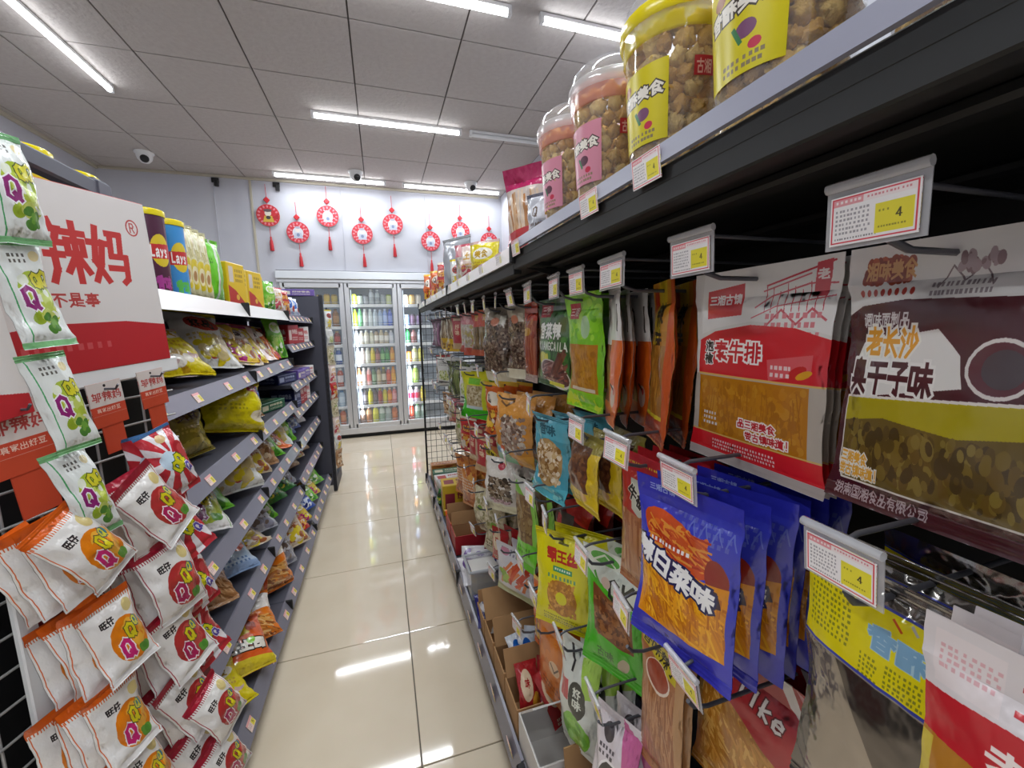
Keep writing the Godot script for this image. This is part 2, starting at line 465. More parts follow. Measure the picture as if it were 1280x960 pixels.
func lay(parent: Node3D, called: String, x0: float, z0: float, sx: float, sz: float, gap: float, y: float, th: float, mt: Material):
	var cache := {}
	for i in range(int(floor((XL - x0) / sx)), int(ceil((XR - x0) / sx))):
		for j in range(int(floor((ZB - z0) / sz)), int(ceil((ZF - z0) / sz))):
			var ax := maxf(XL + 0.002, x0 + i * sx + gap); var bx_ := minf(XR - 0.002, x0 + (i + 1) * sx - gap)
			var az := maxf(ZB + 0.002, z0 + j * sz + gap); var bz := minf(ZF - 0.002, z0 + (j + 1) * sz - gap)
			if bx_ - ax < 0.01 or bz - az < 0.01: continue
			var k := "%.3f_%.3f" % [bx_ - ax, bz - az]
			if not cache.has(k): cache[k] = bx(Vector3.ZERO, Vector3(bx_ - ax, th, bz - az), 0.0015)
			obj(called, cache[k], mt, parent, Vector3((ax + bx_) / 2, y, (az + bz) / 2))

# ---------------------------------------------------------------- ceiling lamps: batten, glowing tube and an area light of its size
func tube_light(a: Vector3, b: Vector3, lit: bool, label: String, power := 1.0):
	var ln := a.distance_to(b)
	var t := thing("tube_light", (a + b) / 2, 0.0 if absf(a.x - b.x) > absf(a.z - b.z) else 90.0)
	obj("batten", bx(Vector3(0, 0.012, 0), Vector3(ln, 0.022, 0.03), 0.003), M.white_plastic, t)
	for s in [-1.0, 1.0]:
		obj("end_cap", bx(Vector3(s * (ln / 2 - 0.012), -0.012, 0), Vector3(0.024, 0.034, 0.034), 0.004), M.white_plastic, t)
	var c := MB.new(); c.tube([Vector3(-ln / 2 + 0.024, -0.014, 0), Vector3(ln / 2 - 0.024, -0.014, 0)], 0.015, 10)
	obj("glow_tube", c.mesh(), M.tube_glow if lit else M.white_plastic, t)
	if lit:
		var l := AreaLight3D.new(); l.name = "light"; t.add_child(l)
		l.area_size = Vector2(ln - 0.05, 0.03); l.position = Vector3(0, -0.034, 0); l.rotation_degrees.x = -90
		l.light_color = Color(0.95, 0.98, 1.0); l.light_energy = LAMP * ln * power; l.area_range = 12.0; l.area_attenuation = 2.0; l.shadow_enabled = true
	tag(t, label, "light", "ceiling tube lights")
const LAMP := 1.35
func tubes():
	var y := HC - 0.024
	for d in [[-2.30, "nearest the popcorn tubs"], [-3.71, "in the middle of the ceiling above the aisle"]]:
		tube_light(Vector3(-0.41, y, d[0]), Vector3(0.76, y, d[0]), true, "long glowing tube light " + d[1])
	tube_light(Vector3(0.92, y, -2.30), Vector3(1.53, y, -2.30), true, "short glowing tube light just above the yellow-lidded tub")
	tube_light(Vector3(0.83, y, -3.71), Vector3(1.53, y, -3.71), false, "unlit batten light between the lit tube and pink snack bag")
	tube_light(Vector3(-0.99, y, -5.15), Vector3(0.16, y, -5.15), true, "glowing tube light along the back wall, left one", 0.5)
	tube_light(Vector3(0.345, y, -5.17), Vector3(1.52, y, -5.17), true, "glowing tube light along the back wall, right one", 0.5)
	tube_light(Vector3(-1.645, y, -2.52), Vector3(-1.645, y, -3.72), true, "glowing tube light running lengthwise at upper left")
	# the same rows go on behind the camera
	for d in [[-0.88, "nearest"], [0.55, "second"], [1.95, "farthest"]]:
		tube_light(Vector3(-0.41, y, d[0]), Vector3(0.76, y, d[0]), true, "tube light over the near aisle out of frame, %s" % d[1])
	tube_light(Vector3(-1.645, y, 0.4), Vector3(-1.645, y, -0.8), true, "tube light of the lengthwise row behind the camera")

# ---------------------------------------------------------------- drinks fridge
func bottle_mesh(kind: int, r: float, h: float, body: String, lab: String, cap: String) -> ArrayMesh:
	var b := MB.new()
	var B := Color(body).srgb_to_linear(); var L := Color(lab).srgb_to_linear(); var C := Color(cap).srgb_to_linear()
	if kind == 0:
		b.lathe([[0.0, 0.0], [r * 0.9, 0.0], [r, h * 0.04], [r, h * 0.25], [r * 1.01, h * 0.26], [r * 1.01, h * 0.6], [r, h * 0.64], [r * 0.98, h * 0.74], [r * 0.6, h * 0.86], [r * 0.42, h * 0.885], [r * 0.55, h * 0.89], [r * 0.55, h * 0.98], [r * 0.45, h], [0.0, h]], 12, Vector3.ZERO, 0, TAU, [B, B, B, B, L, L, B, B, B, B, C, C, C, C])
	elif kind == 1:
		b.lathe([[0.0, 0.0], [r * 0.85, 0.0], [r, h * 0.06], [r, h * 0.12], [r, h * 0.13], [r, h * 0.85], [r, h * 0.86], [r * 0.8, h * 0.97], [r * 0.8, h], [0.0, h]], 12, Vector3.ZERO, 0, TAU, [C, C, B, B, L, L, B, C, C, C])
	else:
		b.lathe([[0.0, 0.0], [r * 0.95, 0.0], [r, h * 0.03], [r, h * 0.5], [r, h * 0.52], [r * 0.9, h * 0.75], [r * 0.45, h * 0.88], [r * 0.45, h * 0.9], [r * 0.55, h * 0.905], [r * 0.55, h * 0.98], [0.0, h]], 12, Vector3.ZERO, 0, TAU, [B, B, B, B, L, L, B, B, C, C, C])
	return b.mesh()
func fridge():
	var t := thing("drinks_fridge", Vector3(0, 0, ZB))
	var x0 := -1.1; var x1 := 1.56
	var ys := [0.165, 0.395, 0.645, 0.922, 1.166, 1.388, 1.655]
	obj("header", bx(Vector3((x0 + x1) / 2, 1.99, 0.03), Vector3(x1 - x0, 0.09, 0.08), 0.006), M.steel_pale, t)
	obj("top_rail", bx(Vector3((x0 + x1) / 2, 1.925, 0.01), Vector3(x1 - x0, 0.036, 0.05), 0.004), M.steel, t)
	obj("base_rail", bx(Vector3((x0 + x1) / 2, 0.09, 0.01), Vector3(x1 - x0, 0.075, 0.06), 0.004), M.steel, t)
	obj("kick_plate", bx(Vector3((x0 + x1) / 2, 0.026, -0.03), Vector3(x1 - x0, 0.05, 0.02)), M.black_plastic, t)
	obj("back_panel", bx(Vector3((x0 + x1) / 2, 1.0, -0.62), Vector3(x1 - x0, 1.9, 0.02)), mat("fridge_inside", "#8d929a", 0.5), t)
	obj("top_panel", bx(Vector3((x0 + x1) / 2, 1.96, -0.33), Vector3(x1 - x0, 0.03, 0.6)), mat("fridge_inside", "", 0.5), t)
	obj("floor_panel", bx(Vector3((x0 + x1) / 2, 0.11, -0.33), Vector3(x1 - x0, 0.02, 0.6)), M.steel_pale, t)
	for s in [[x0 + 0.01], [x1 - 0.01]]: obj("side_panel", bx(Vector3(s[0], 1.0, -0.32), Vector3(0.02, 1.9, 0.62)), M.steel_pale, t)
	var edges := [-1.075, -0.388, 0.224, 0.836, 1.5]
	for i in 4:
		var a: float = edges[i]; var b: float = edges[i + 1]
		var fr := MB.new()
		for s in [[a + 0.031, 1], [b - 0.031, 1]]: fr.box(Vector3(s[0], 1.015, 0.02), Vector3(0.056, 1.78, 0.04), 0.006)
		for y in [0.155, 1.875]: fr.box(Vector3((a + b) / 2, y, 0.02), Vector3(b - a - 0.06, 0.055, 0.04), 0.005)
		var d := obj("door", fr.mesh(), M.steel, t)
		obj("pane", bx(Vector3((a + b) / 2, 1.015, 0.012), Vector3(b - a - 0.116, 1.67, 0.006)), M.pane, d)
		obj("gasket", bx(Vector3(a, 1.015, 0.0), Vector3(0.008, 1.78, 0.03)), M.black_plastic, d)
		var hd := MB.new(); hd.tube([Vector3(b - 0.03, 1.25, 0.042), Vector3(b - 0.03, 1.24, 0.06), Vector3(b - 0.03, 0.86, 0.06), Vector3(b - 0.03, 0.85, 0.042)], 0.006, 6)
		obj("handle", hd.mesh(), M.steel, d)
		for y in ys:
			var sh := obj("shelf", bx(Vector3((a + b) / 2, y - 0.008, -0.3), Vector3(b - a - 0.03, 0.01, 0.5)), M.steel_pale, t)
			obj("shelf_edge", bx(Vector3((a + b) / 2, y - 0.012, -0.045), Vector3(b - a - 0.08, 0.036, 0.008), 0.002), M.white_plastic, sh)
			var wr := MB.new(); wr.tube([Vector3(a + 0.06, y + 0.03, -0.05), Vector3(b - 0.06, y + 0.03, -0.05)], 0.0025, 5)
			obj("guard_wire", wr.mesh(), M.steel, sh)
		for xx in [a + 0.072]:
			obj("led_strip", bx(Vector3(xx, 1.03, -0.03), Vector3(0.008, 1.6, 0.01), 0.002), M.led_glow, t)
		var l := AreaLight3D.new(); l.name = "light"; t.add_child(l)
		l.area_size = Vector2(0.03, 1.6); l.position = Vector3(a + 0.1, 1.03, -0.04); l.rotation_degrees = Vector3(0, -25, 0)
		l.light_color = Color(0.88, 0.94, 1.0); l.light_energy = 0.3; l.area_range = 6.0; l.shadow_enabled = true
	tag(t, "steel-framed glass-door drinks fridge built into the back wall", "fridge")
	# rows from the bottom shelf up; each entry kind, body, label, cap
	var rows := [
		["2 #7a5a4a #cfc8c0 #e8e8e8", "2 #a8683c #d8a878 #e6e0d8", "2 #c8c428 #e0d838 #e8e8e8", "2 #8fae96 #cfd8cc #4c9a58", "2 #a4b2ac #bfcac4 #f0f0f0", "0 #c86428 #e07838 #f0f0f0"],
		["0 #c6cde0 #dde2f0 #e8ecf4", "0 #4a3e40 #8c8288 #30282c", "0 #c8bc20 #e0d428 #e8e8a0", "0 #4a3a3c #6e5c60 #2c2428", "0 #8c2a28 #a83a30 #d0c040", "0 #c4b418 #d8cc30 #e8e8e8", "0 #d06a18 #e8a028 #f0d8b0", "0 #d07a78 #e8a8a8 #f0f0f0"],
		["0 #d0804a #e8e0d8 #e8a070", "0 #b8b4a8 #d8d4cc #ece8e0", "0 #d09a90 #c86058 #e8d8d0", "0 #4a6a40 #8aa884 #304c30", "0 #a89070 #c8b894 #705c40", "0 #6a5a30 #d8d0b8 #c8b420", "0 #b83824 #d85a34 #e8e0d0", "0 #d88a10 #e8a820 #e89018"],
		["0 #dfe2ea #eef0f4 #dfe4ee", "0 #d8c2b8 #ecd8d0 #f0ece8", "0 #cfcab4 #e4e0d0 #eceae4", "0 #c8b018 #e0cc30 #e8d860", "0 #6a3430 #a86a60 #54302c", "0 #2f7a3c #8cc078 #3a8a48", "0 #2a6c30 #50a050 #2c6c34", "0 #d88a18 #e8a830 #e89a20"],
		["0 #d0d8ea #e8ecf6 #eef0f8", "0 #c2b49c #ece8e0 #e8e4dc", "0 #c8bfa4 #e4dccc #f0eee8", "0 #c4c0a0 #dcd8c0 #f0f0ec", "0 #a89070 #ece4d4 #343028", "0 #c0b090 #ece8dc #ecd8b0", "0 #b8a888 #efe9de #f0eee8", "0 #d8d8e4 #f0f0f4 #f0f0f4"],
		["0 #c8c420 #e0d840 #7ca830", "0 #5fb070 #88cc98 #4c9c60", "0 #c8c4be #e8e4e0 #e0ddd8", "0 #c4ccc8 #dfe4e0 #e8ecea", "0 #b8c4cc #d4dce0 #dce4ea", "0 #a8bcd8 #c4d4e4 #d0dcea", "0 #8ea4d8 #b8c8ec #c8d4f0", "0 #4c62c0 #8ea0e0 #3c50b0"],
		["1 #c8cc28 #dce048 #c0c428", "1 #2c4830 #dce8d8 #30482f", "1 #5c5c60 #9a9ca0 #606468", "2 #a4aaac #c4cacc #d4d8da", "2 #8c9496 #b4bcbe #d0d4d6", "1 #7c8688 #a4acb0 #b4bcc0", "1 #b8cc60 #dce4a0 #90a838"],
	]
	var left := ["2 #1f6a38 #2c8a4c #2c7c40;2 #1c5c30 #287c44 #288040;0 #c85830 #e08858 #e8e0d8", "0 #b4c8d8 #d8e4ec #5c8cc0;0 #a8bccc #cfdce6 #4c7cb8;0 #b8cad8 #dce8f0 #5c90c4", "0 #b04838 #dcd0d4 #e8e4e4;0 #c06048 #ece4e4 #e8e8ec;0 #b85444 #e8dcdc #ecece8", "0 #e0e0e8 #f0f0f4 #e8ecf4;0 #2c6844 #e0ecf0 #f0f0f0;0 #28488c #e8ecf4 #e8e8ec", "0 #8c2420 #a83830 #d0b090;0 #941c1c #d8c8b8 #b03028;0 #7c2420 #b84038 #c8a878", "0 #a07440 #c89860 #7c5428;0 #9c7038 #c49458 #74501f;0 #8c5c34 #b8885c #684420", "1 #b89438 #d8b850 #b08c34;1 #b08c30 #d0b048 #ac8830;1 #a88c3c #ccb050 #a88834"]
	var right := ["0 #b83420 #c84830 #d8d8d0;2 #8fb098 #c8d8c8 #58a828;2 #90a898 #c4d0c4 #509848", "0 #d8c8d4 #d83050 #f0ecee;0 #d4c0cc #e04060 #f0e8ec;0 #c8b020 #e0cc40 #e8dc70", "0 #d8dce0 #eef0f2 #e0e8e0;0 #a8c850 #c8e078 #e0ecd8;0 #5c6060 #84888c #484c4c", "1 #d87c28 #e89c50 #d87020;0 #c8c488 #e8e8c4 #f0f0e8;0 #c4b838 #dcd468 #f0f0e0", "2 #2c7c44 #3c9858 #2c7840;2 #8c5450 #b48480 #7c4844;0 #b8c4cc #e8ecf0 #f0f4f8", "1 #2c4a90 #8ca4d0 #c4d0e4;1 #3c2c3c #7c5c74 #4c3848;1 #483848 #84688c #544054", "1 #c8ac88 #e0ccb0 #d8c8a8;1 #d0a050 #e4c078 #c89848;1 #c4b8a4 #e0d8c8 #d0c8b8"]
	var lvl := ["bottom", "second", "third", "fourth", "fifth", "sixth", "top"]
	var gaps := [0.21, 0.22, 0.245, 0.215, 0.19, 0.235, 0.2]
	for k in 7:
		for d in 3:
			var list: Array = rows[k] if d == 1 else Array((left if d == 0 else right)[k].split(";"))
			var a: float = [-0.72, -0.318, 0.295][d]; var b: float = [-0.47, 0.158, 0.53][d]
			for i in list.size():
				var w: PackedStringArray = list[i].split(" ")
				var h: float = gaps[k] * (0.97 if w[0] == "0" else 0.66 if w[0] == "1" else 1.0) * rng.randf_range(0.93, 1.0)
				var r := 0.037 if w[0] != "2" else 0.045
				if list.size() > 6: r = 0.034
				var x := lerpf(a, b, (i + 0.5) / list.size())
				var o := obj("bottle" if w[0] != "1" else "drink_can", bottle_mesh(int(w[0]), minf(r, (b - a) / list.size() * 0.485), h, w[1], w[2], w[3]), M.bottle_paint, null, Vector3(x, ys[k] + (0.0 if true else 0.0) - 0.003, ZB - 0.1 - rng.randf() * 0.012))
				tag(o, "%s in from the left on the %s shelf behind the %s fridge door" % [["first", "second", "third", "fourth", "fifth", "sixth", "seventh", "eighth"][i] + (" bottle" if w[0] != "1" else " can"), lvl[k], ["leftmost visible", "middle", "rightmost visible"][d]], "bottle" if w[0] != "1" else "can", "drinks in the fridge")

# ---------------------------------------------------------------- right gondola: black back panel, peg hooks, base tray, top shelf
func gondola_right():
	var cuts := [0.45, -0.92, -1.87, -2.8, -3.3]
	var where := ["nearest the camera, under the popcorn tubs", "second from the camera", "third from the camera", "at the fridge end of the aisle"]
	for i in 4:
		var z0: float = cuts[i + 1]; var z1: float = cuts[i]; var ln := z1 - z0; var zc := (z0 + z1) / 2
		var t := thing("peg_gondola", Vector3(0, 0, zc))
		obj("back_panel", bx(Vector3(0.735, 0.815, 0), Vector3(0.02, 1.39 + (0.02 if i == 0 else 0.0), ln)), M.black_panel, t)
		var up := MB.new(); up.box(Vector3(0.715, 0.76, ln / 2 - 0.02), Vector3(0.03, 1.48, 0.03), 0.003)
		obj("upright", up.mesh(), M.black_metal, t)
		var de := MB.new(); de.box(Vector3(0.52, 0.145, 0), Vector3(0.42, 0.02, ln - 0.004), 0.003)
		obj("base_deck", de.mesh(), M.shelf_grey, t)
		var li := MB.new(); li.prism([[0.297, 0.176], [0.305, 0.178], [0.292, 0.104], [0.283, 0.108]], -ln / 2 + 0.003, ln / 2 - 0.003)
		var lip := obj("tray_lip", li.mesh(), M.lip_grey, t)
		obj("kick_plate", bx(Vector3(0.36, 0.066, 0), Vector3(0.012, 0.13, ln)), M.shelf_dark, t)
		obj("joint_cap", bx(Vector3(0.292, 0.138, -ln / 2 + 0.011), Vector3(0.024, 0.085, 0.02), 0.004), M.black_plastic, t)
		var dy := 0.010 if i == 0 else 0.0
		var ts := MB.new(); ts.box(Vector3(0.517, 1.503 + dy, 0), Vector3(0.437, 0.02, ln - 0.001), 0.002)
		ts.box(Vector3(0.309, 1.490 + dy, 0), Vector3(0.02, 0.034, ln - 0.001), 0.002); ts.box(Vector3(0.40, 1.488 + dy, 0), Vector3(0.03, 0.014, ln - 0.02), 0.004); ts.box(Vector3(0.60, 1.486 + dy, 0), Vector3(0.05, 0.014, ln - 0.02), 0.004)
		obj("top_shelf", ts.mesh(), M.black_metal, t)
		var tl := MB.new(); tl.prism([[0.291, 1.523], [0.297, 1.523], [0.300, 1.544], [0.294, 1.544]] if i == 0 else [[0.291, 1.501], [0.297, 1.501], [0.303, 1.538], [0.297, 1.538]], -ln / 2 + 0.003, ln / 2 - 0.003)
		var strip := obj("label_strip", tl.mesh(), M.lip_grey_pale if i == 0 else M.lip_white, t)
		for zz in ([-0.415, -0.548, -0.88] if i == 0 else []):
			var pl := obj("price_label", M_mesh("plabel"), M.p_price, strip, Vector3(0.291, 1.525, zz - zc)); pl.rotation_degrees = Vector3(7, -90, 0)
		if i > 0:
			var n := int(ln / 0.19)
			for k in n:
				var pl := obj("price_label", M_mesh("plabel"), M.p_shelfwhite, strip, Vector3(0.2915, 1.519, -ln / 2 + (k + 0.5) * ln / n)); pl.rotation_degrees = Vector3(7, -90, 0)
		var nn := int(ln / 0.16)
		for k in nn:
			var pl := obj("price_label", M_mesh("plabel"), M.p_shelf, lip, Vector3(0.286, 0.142, -ln / 2 + (k + 0.6) * ln / nn)); pl.rotation_degrees = Vector3(8, -90, 0)
		obj("joint_cap", bx(Vector3(0.296, 1.519, -ln / 2 + 0.007), Vector3(0.017, 0.046, 0.012), 0.003), M.black_plastic, t)
		if i > 0:
			var br := MB.new(); br.prism([[0.72, 1.49], [0.33, 1.49], [0.72, 1.40]], ln / 2 - 0.012, ln / 2 - 0.008)
			obj("bracket", br.mesh(), M.black_metal, t)
		if i == 3:
			var po := MB.new(); po.tube([Vector3(0.30, 0.1, -ln / 2), Vector3(0.30, 1.5, -ln / 2)], 0.008, 6)
			obj("corner_post", po.mesh(), M.black_metal, t)
			for k in 9:
				var x := 0.34 + k * 0.042
				var w := MB.new(); w.tube([Vector3(x, 0.15, -ln / 2), Vector3(x, 1.48, -ln / 2)], 0.0018, 4); obj("grid_wire", w.mesh(), M.black_metal, t)
			for k in 26:
				var y := 0.2 + k * 0.05
				var w := MB.new(); w.tube([Vector3(0.30, y, -ln / 2 + 0.003), Vector3(0.70, y, -ln / 2 + 0.003)], 0.0018, 4); obj("grid_wire", w.mesh(), M.black_metal, t)
		tag(t, "black peg-hook gondola section with base tray, " + where[i], "shelving", "peg-hook gondola sections")

var MM := {}
func M_mesh(k: String) -> ArrayMesh:
	if MM.has(k): return MM[k]
	var b := MB.new()
	match k:
		"plabel": b.box(Vector3.ZERO, Vector3(0.05, 0.032, 0.0012))
		"slabel": b.box(Vector3.ZERO, Vector3(0.042, 0.03, 0.0012))
		"rod": b.tube([Vector3(0, 0, 0), Vector3(-0.33, 0, 0), Vector3(-0.352, 0.006, 0), Vector3(-0.362, 0.018, 0)], 0.0031, 6)
		"arm": b.tube([Vector3(0, 0, 0), Vector3(-0.355, 0, 0), Vector3(-0.368, -0.004, 0), Vector3(-0.372, -0.012, 0)], 0.0026, 6)
		"holder":
			b.box(Vector3(0, -0.02, -0.0015), Vector3(0.064, 0.046, 0.001)); b.tube([Vector3(-0.032, 0.004, 0), Vector3(0.032, 0.004, 0)], 0.004, 8)
		"card": b.box(Vector3(0, -0.022, 0.0005), Vector3(0.056, 0.036, 0.0008))
	MM[k] = b.mesh()
	return MM[k]
# a wire peg hook: lower rod for the goods, upper arm with a clear holder and a price card at its tip
func hook(y: float, rod_y: float, z: float, label: String, yaw := 0.0, card := true):
	var up := y + 0.018 - rod_y
	var t := thing("peg_hook", Vector3(0.722, rod_y, z))
	obj("rod", M_mesh("rod"), M.rod, t); obj("tag_arm", M_mesh("arm"), M.rod, t, Vector3(0, up, 0))
	obj("back_plate", bx(Vector3(-0.002, up / 2, 0), Vector3(0.006, up + 0.02, 0.03), 0.001), M.rod, t)
	if card:
		var h := obj("tag_holder", M_mesh("holder"), M.holder, t, Vector3(-0.376, up - 0.003, 0)); h.rotation_degrees = Vector3(rng.randf_range(-4, 12), -90 + yaw, rng.randf_range(-4, 4))
		obj("price_card", M_mesh("card"), M.p_price, h)
	tag(t, label, "hook", "peg hooks with price tags")

# ---------------------------------------------------------------- left gondola: grey shelves with slanted price lips
func shelf(t: Node3D, y: float, ln: float, lipm: String, front := -0.503, labels := 4, deep := 0.42, tall := 0.045):
	var b := MB.new(); b.box(Vector3(front - 0.03 - deep / 2, y - 0.012, 0), Vector3(deep, 0.022, ln - 0.004), 0.003)
	var s := obj("shelf", b.mesh(), M.shelf_grey, t)
	var li := MB.new(); li.prism([[front - 0.028, y + 0.004], [front - 0.034, y + 0.002], [front - 0.006, y - tall + 0.001], [front, y - tall]], -ln / 2 + 0.002, ln / 2 - 0.002)
	var lip := obj("price_lip", li.mesh(), M[lipm], s)
	var up := Vector3(-0.028, tall + 0.004, 0).normalized(); var out := Vector3(up.y, -up.x, 0)
	for k in labels:
		var l := obj("price_label", M_mesh("slabel"), M.p_shelf, s)
		l.basis = Basis(up.cross(out), up, out)
		l.position = Vector3(front - 0.0135, y - tall * 0.46, -ln / 2 + (k + 0.5 + rng.randf_range(-0.2, 0.2)) * ln / labels) + out * 0.001
	obj("joint_cap", bx(Vector3(front - 0.014, y - 0.02, -ln / 2 + 0.006), Vector3(0.03, tall + 0.006, 0.01), 0.003), M.black_plastic, s)
const LS := [1.463, 1.188, 0.934, 0.681, 0.405, 0.138]
const LF := [1.452, 1.27, 1.032, 0.866, 0.664, 0.442, 0.168]
func gondola_left():
	var cuts := [-1.06, -1.95, -2.72, -3.6]
	var where := ["beside the hanging snack rack", "in the middle of the row", "with seven narrow shelves against the end panel"]
	for i in 3:
		var z1: float = cuts[i]; var z0: float = cuts[i + 1]; var ln := z1 - z0
		var t := thing("shelf_gondola", Vector3(0, 0, (z0 + z1) / 2))
		obj("back_panel", bx(Vector3(-0.965, 0.8, 0), Vector3(0.02, 1.56, ln - 0.002)), M.shelf_dark, t)
		obj("kick_plate", bx(Vector3(-0.52, 0.045, 0), Vector3(0.012, 0.09, ln)), M.shelf_dark, t)
		for s in [-1.0, 1.0]:
			if (i == 0 and s > 0) or i < 2:
				obj("upright", bx(Vector3(-0.94, 0.8, s * (ln / 2 - 0.02)), Vector3(0.03, 1.58, 0.03), 0.003), M.shelf_dark, t)
		var ys: Array = LS if i < 2 else LF
		for k in ys.size():
			var base := k == ys.size() - 1
			shelf(t, ys[k], ln, "lip_white" if k == 0 and i < 2 else "lip_grey", -0.455 if base else -0.503, (0 if k == 0 and i < 2 else 4) if i < 2 else 6, 0.46 if base else 0.42, 0.05 if k == 0 and i < 2 else 0.045)
		tag(t, "grey shop shelving section with price lips, " + where[i], "shelving", "left shelving sections")
	# end panel across the far end, with a slotted upright and its own hanging goods
	var e := thing("end_panel_rack", Vector3(0, 0, -3.62))
	obj("panel", bx(Vector3(-0.70, 0.84, 0), Vector3(0.50, 1.56, 0.02), 0.003), M.shelf_grey, e)
	var u := MB.new(); u.box(Vector3(-0.437, 0.82, -0.01), Vector3(0.028, 1.62, 0.04), 0.003)
	var upr := obj("upright", u.mesh(), M.shelf_dark, e)
	var slot_mesh := bx(Vector3.ZERO, Vector3(0.009, 0.028, 0.002))
	for k in 30: obj("slot", slot_mesh, M.black_plastic, upr, Vector3(-0.437, 0.12 + k * 0.05, 0.0106))
	obj("base_foot", bx(Vector3(-0.44, 0.05, -0.22), Vector3(0.03, 0.10, 0.42), 0.004), M.shelf_dark, e)
	obj("side_grid", bx(Vector3(-0.445, 0.8, -0.4), Vector3(0.012, 1.5, 0.03), 0.003), M.shelf_dark, e)
	tag(e, "tall grey end panel with slotted upright closing the left shelves", "panel")

# ---------------------------------------------------------------- print on packaging, tags and signs
func make_prints():
	var q := Pr.new(224, 144, "#f3eeee", 3)   # price card
	q.r(2, 2, 98, 4, "#d8404c"); q.r(2, 60, 98, 62, "#d8404c"); q.r(2, 2, 4, 62, "#d8404c"); q.r(96, 2, 98, 62, "#d8404c")
	q.r(4, 4, 96, 13, "#f3e4e4"); q.r(4, 4, 40, 13, "#e49aa0"); q.small(44, 6.5, 92, 1, 3, "#d88890"); q.small(7, 6, 38, 1, 4, "#f6e4e4")
	q.small(7, 18, 50, 6, 3.4, "#a49ea2"); q.small(7, 55, 60, 1, 2.4, "#8a8488"); q.r(54, 20, 95, 57, "#eadc38"); q.t("4", 76, 30, 11, 1.6, "#4a4420"); q.small(58, 28, 72, 1, 3, "#9a902c"); q.small(58, 48, 88, 1, 2.4, "#9a902c")
	printed("p_price", q, 0.4, false)
	q = Pr.new(120, 90, "#f0d4cc", 5)
	q.r(0, 0, 100, 18, "#e8a8a8"); q.small(6, 24, 50, 3, 7, "#b09498"); q.r(56, 24, 98, 72, "#e8d850"); q.t("5", 70, 32, 26, 4, "#5c5420")
	printed("p_shelf", q, 0.45, false)
	q = Pr.new(120, 90, "#f4f0f0", 6)
	q.r(0, 0, 100, 10, "#ecc8cc"); q.small(8, 18, 60, 3, 7, "#b8b0b4"); q.r(66, 22, 96, 60, "#f0e8b0")
	printed("p_shelfwhite", q, 0.4, false)
	mat("lip_grey_pale", "#9494a4", 0.3)
	# --- big hanging bags, right side
	q = Pr.new(480, 600, "#dcd8d4", 11)   # red and white, amber sheet in a clear window
	q.p([8, 0, 100, 0, 100, 40, 80, 34, 50, 32, 20, 36, 6, 40], "#e6e2e0")
	for k in 9: q.l([58 + k * 4.4, 12 + (k % 3) * 2, 58.6 + k * 4.4, 27], 0.5, "#c03848")
	q.l([58, 12, 96, 3], 1.0, "#c03a48"); q.l([56, 15, 84, 8], 0.8, "#c85a64"); q.l([52, 24, 62, 18, 84, 13, 98, 14], 0.9, "#cc5a64"); q.l([50, 30, 66, 24, 98, 20], 0.7, "#cc5a64"); q.p([87, 3, 95, 2, 94, 20, 86, 20], "#c8505a"); q.t("老", 87.5, 6, 6, 0.9, "#f0e0e0")
	q.l([62, 34, 70, 26, 80, 34, 88, 26, 96, 32], 1.2, "#c85a64"); q.small(60, 28, 95, 3, 3, "#d88088")
	q.p([12, 12, 42, 9, 42, 28, 12, 30], "#c8202c"); q.t("三湘古镇", 14, 15, 6.2, 1.1, "#f4e8e8")
	q.p([4, 44, 20, 38, 50, 34, 80, 36, 100, 42, 100, 66, 4, 66], "#d01c28")
	q.t("泡椒", 11, 44, 7.5, 1.1, "#241818", "#f0e8e8", 1.4, 0.0, true); q.t("素牛排", 20, 44, 12.5, 1.6, "#c8202c", "#f8f0ee", 2.6)
	q.p([64, 54, 92, 50, 92, 60, 66, 66], "#dc5a60"); q.e(84, 60, 6, 3, "#c82020", -0.5); q.e(88, 61, 5, 2, "#e0a020", -0.4); q.small(67, 57, 82, 2, 2.4, "#f0d0d0")
	q.r(4, 66, 100, 67.2, "#d8b060")
	q.r(0, 67, 100, 108, "#b8aca0"); q.r(6, 67.5, 92, 108, "#b87408")
	q.blobs(7, 68, 91, 107, ["#b4700a", "#c07c0c", "#a8680a", "#c4841a"], 300, 1.0, 4.0); q.strips(8, 70, 90, 106, ["#bc7a10", "#a8660a"], 60, 14, 0.7, 1.57, 0.4)
	q.t("品三湘美食", 44, 92, 5.2, 0.8, "#c0242c", "#f6eae4", 1.6); q.t("尝古镇味道!", 50, 99, 5.2, 0.8, "#c0242c", "#f6eae4", 1.6); q.small(12, 92, 26, 3, 2.0, "#d8d0c8")
	q.r(0, 106, 100, 107, "#d8b060"); q.r(0, 107, 100, 119, "#d41e28"); q.small(22, 110, 72, 3, 1.5, "#f0c8c8"); q.r(0, 119, 100, 125, "#b4a8a4")
	printed("p_beef", q, 0.25)
	q = Pr.new(960, 560, "#d6d2d0", 12); q.s = 4.8   # maroon, stinky tofu window
	q.r(0, 0, 200, 24, "#dad6d4"); q.blobs(10, 4, 48, 18, ["#8c3a24", "#a84c30", "#7c2c1c"], 60, 2, 5); q.t("湘味美食", 14, 7, 8, 1.2, "#c89058"); for k in 8: q.e(12 + k * 5.2, 20.5, 1.6, 1.6, "#a83c34")
	q.l([64, 20, 70, 12, 78, 18, 86, 12, 94, 20], 0.8, "#7c6c70"); q.blobs(70, 6, 98, 16, ["#a89498", "#8c7478"], 24, 1, 3); q.small(60, 18, 96, 2, 2, "#8c8084")
	q.p([0, 30, 12, 26, 45, 24, 110, 25, 200, 34, 200, 117, 0, 117], "#4a1820")
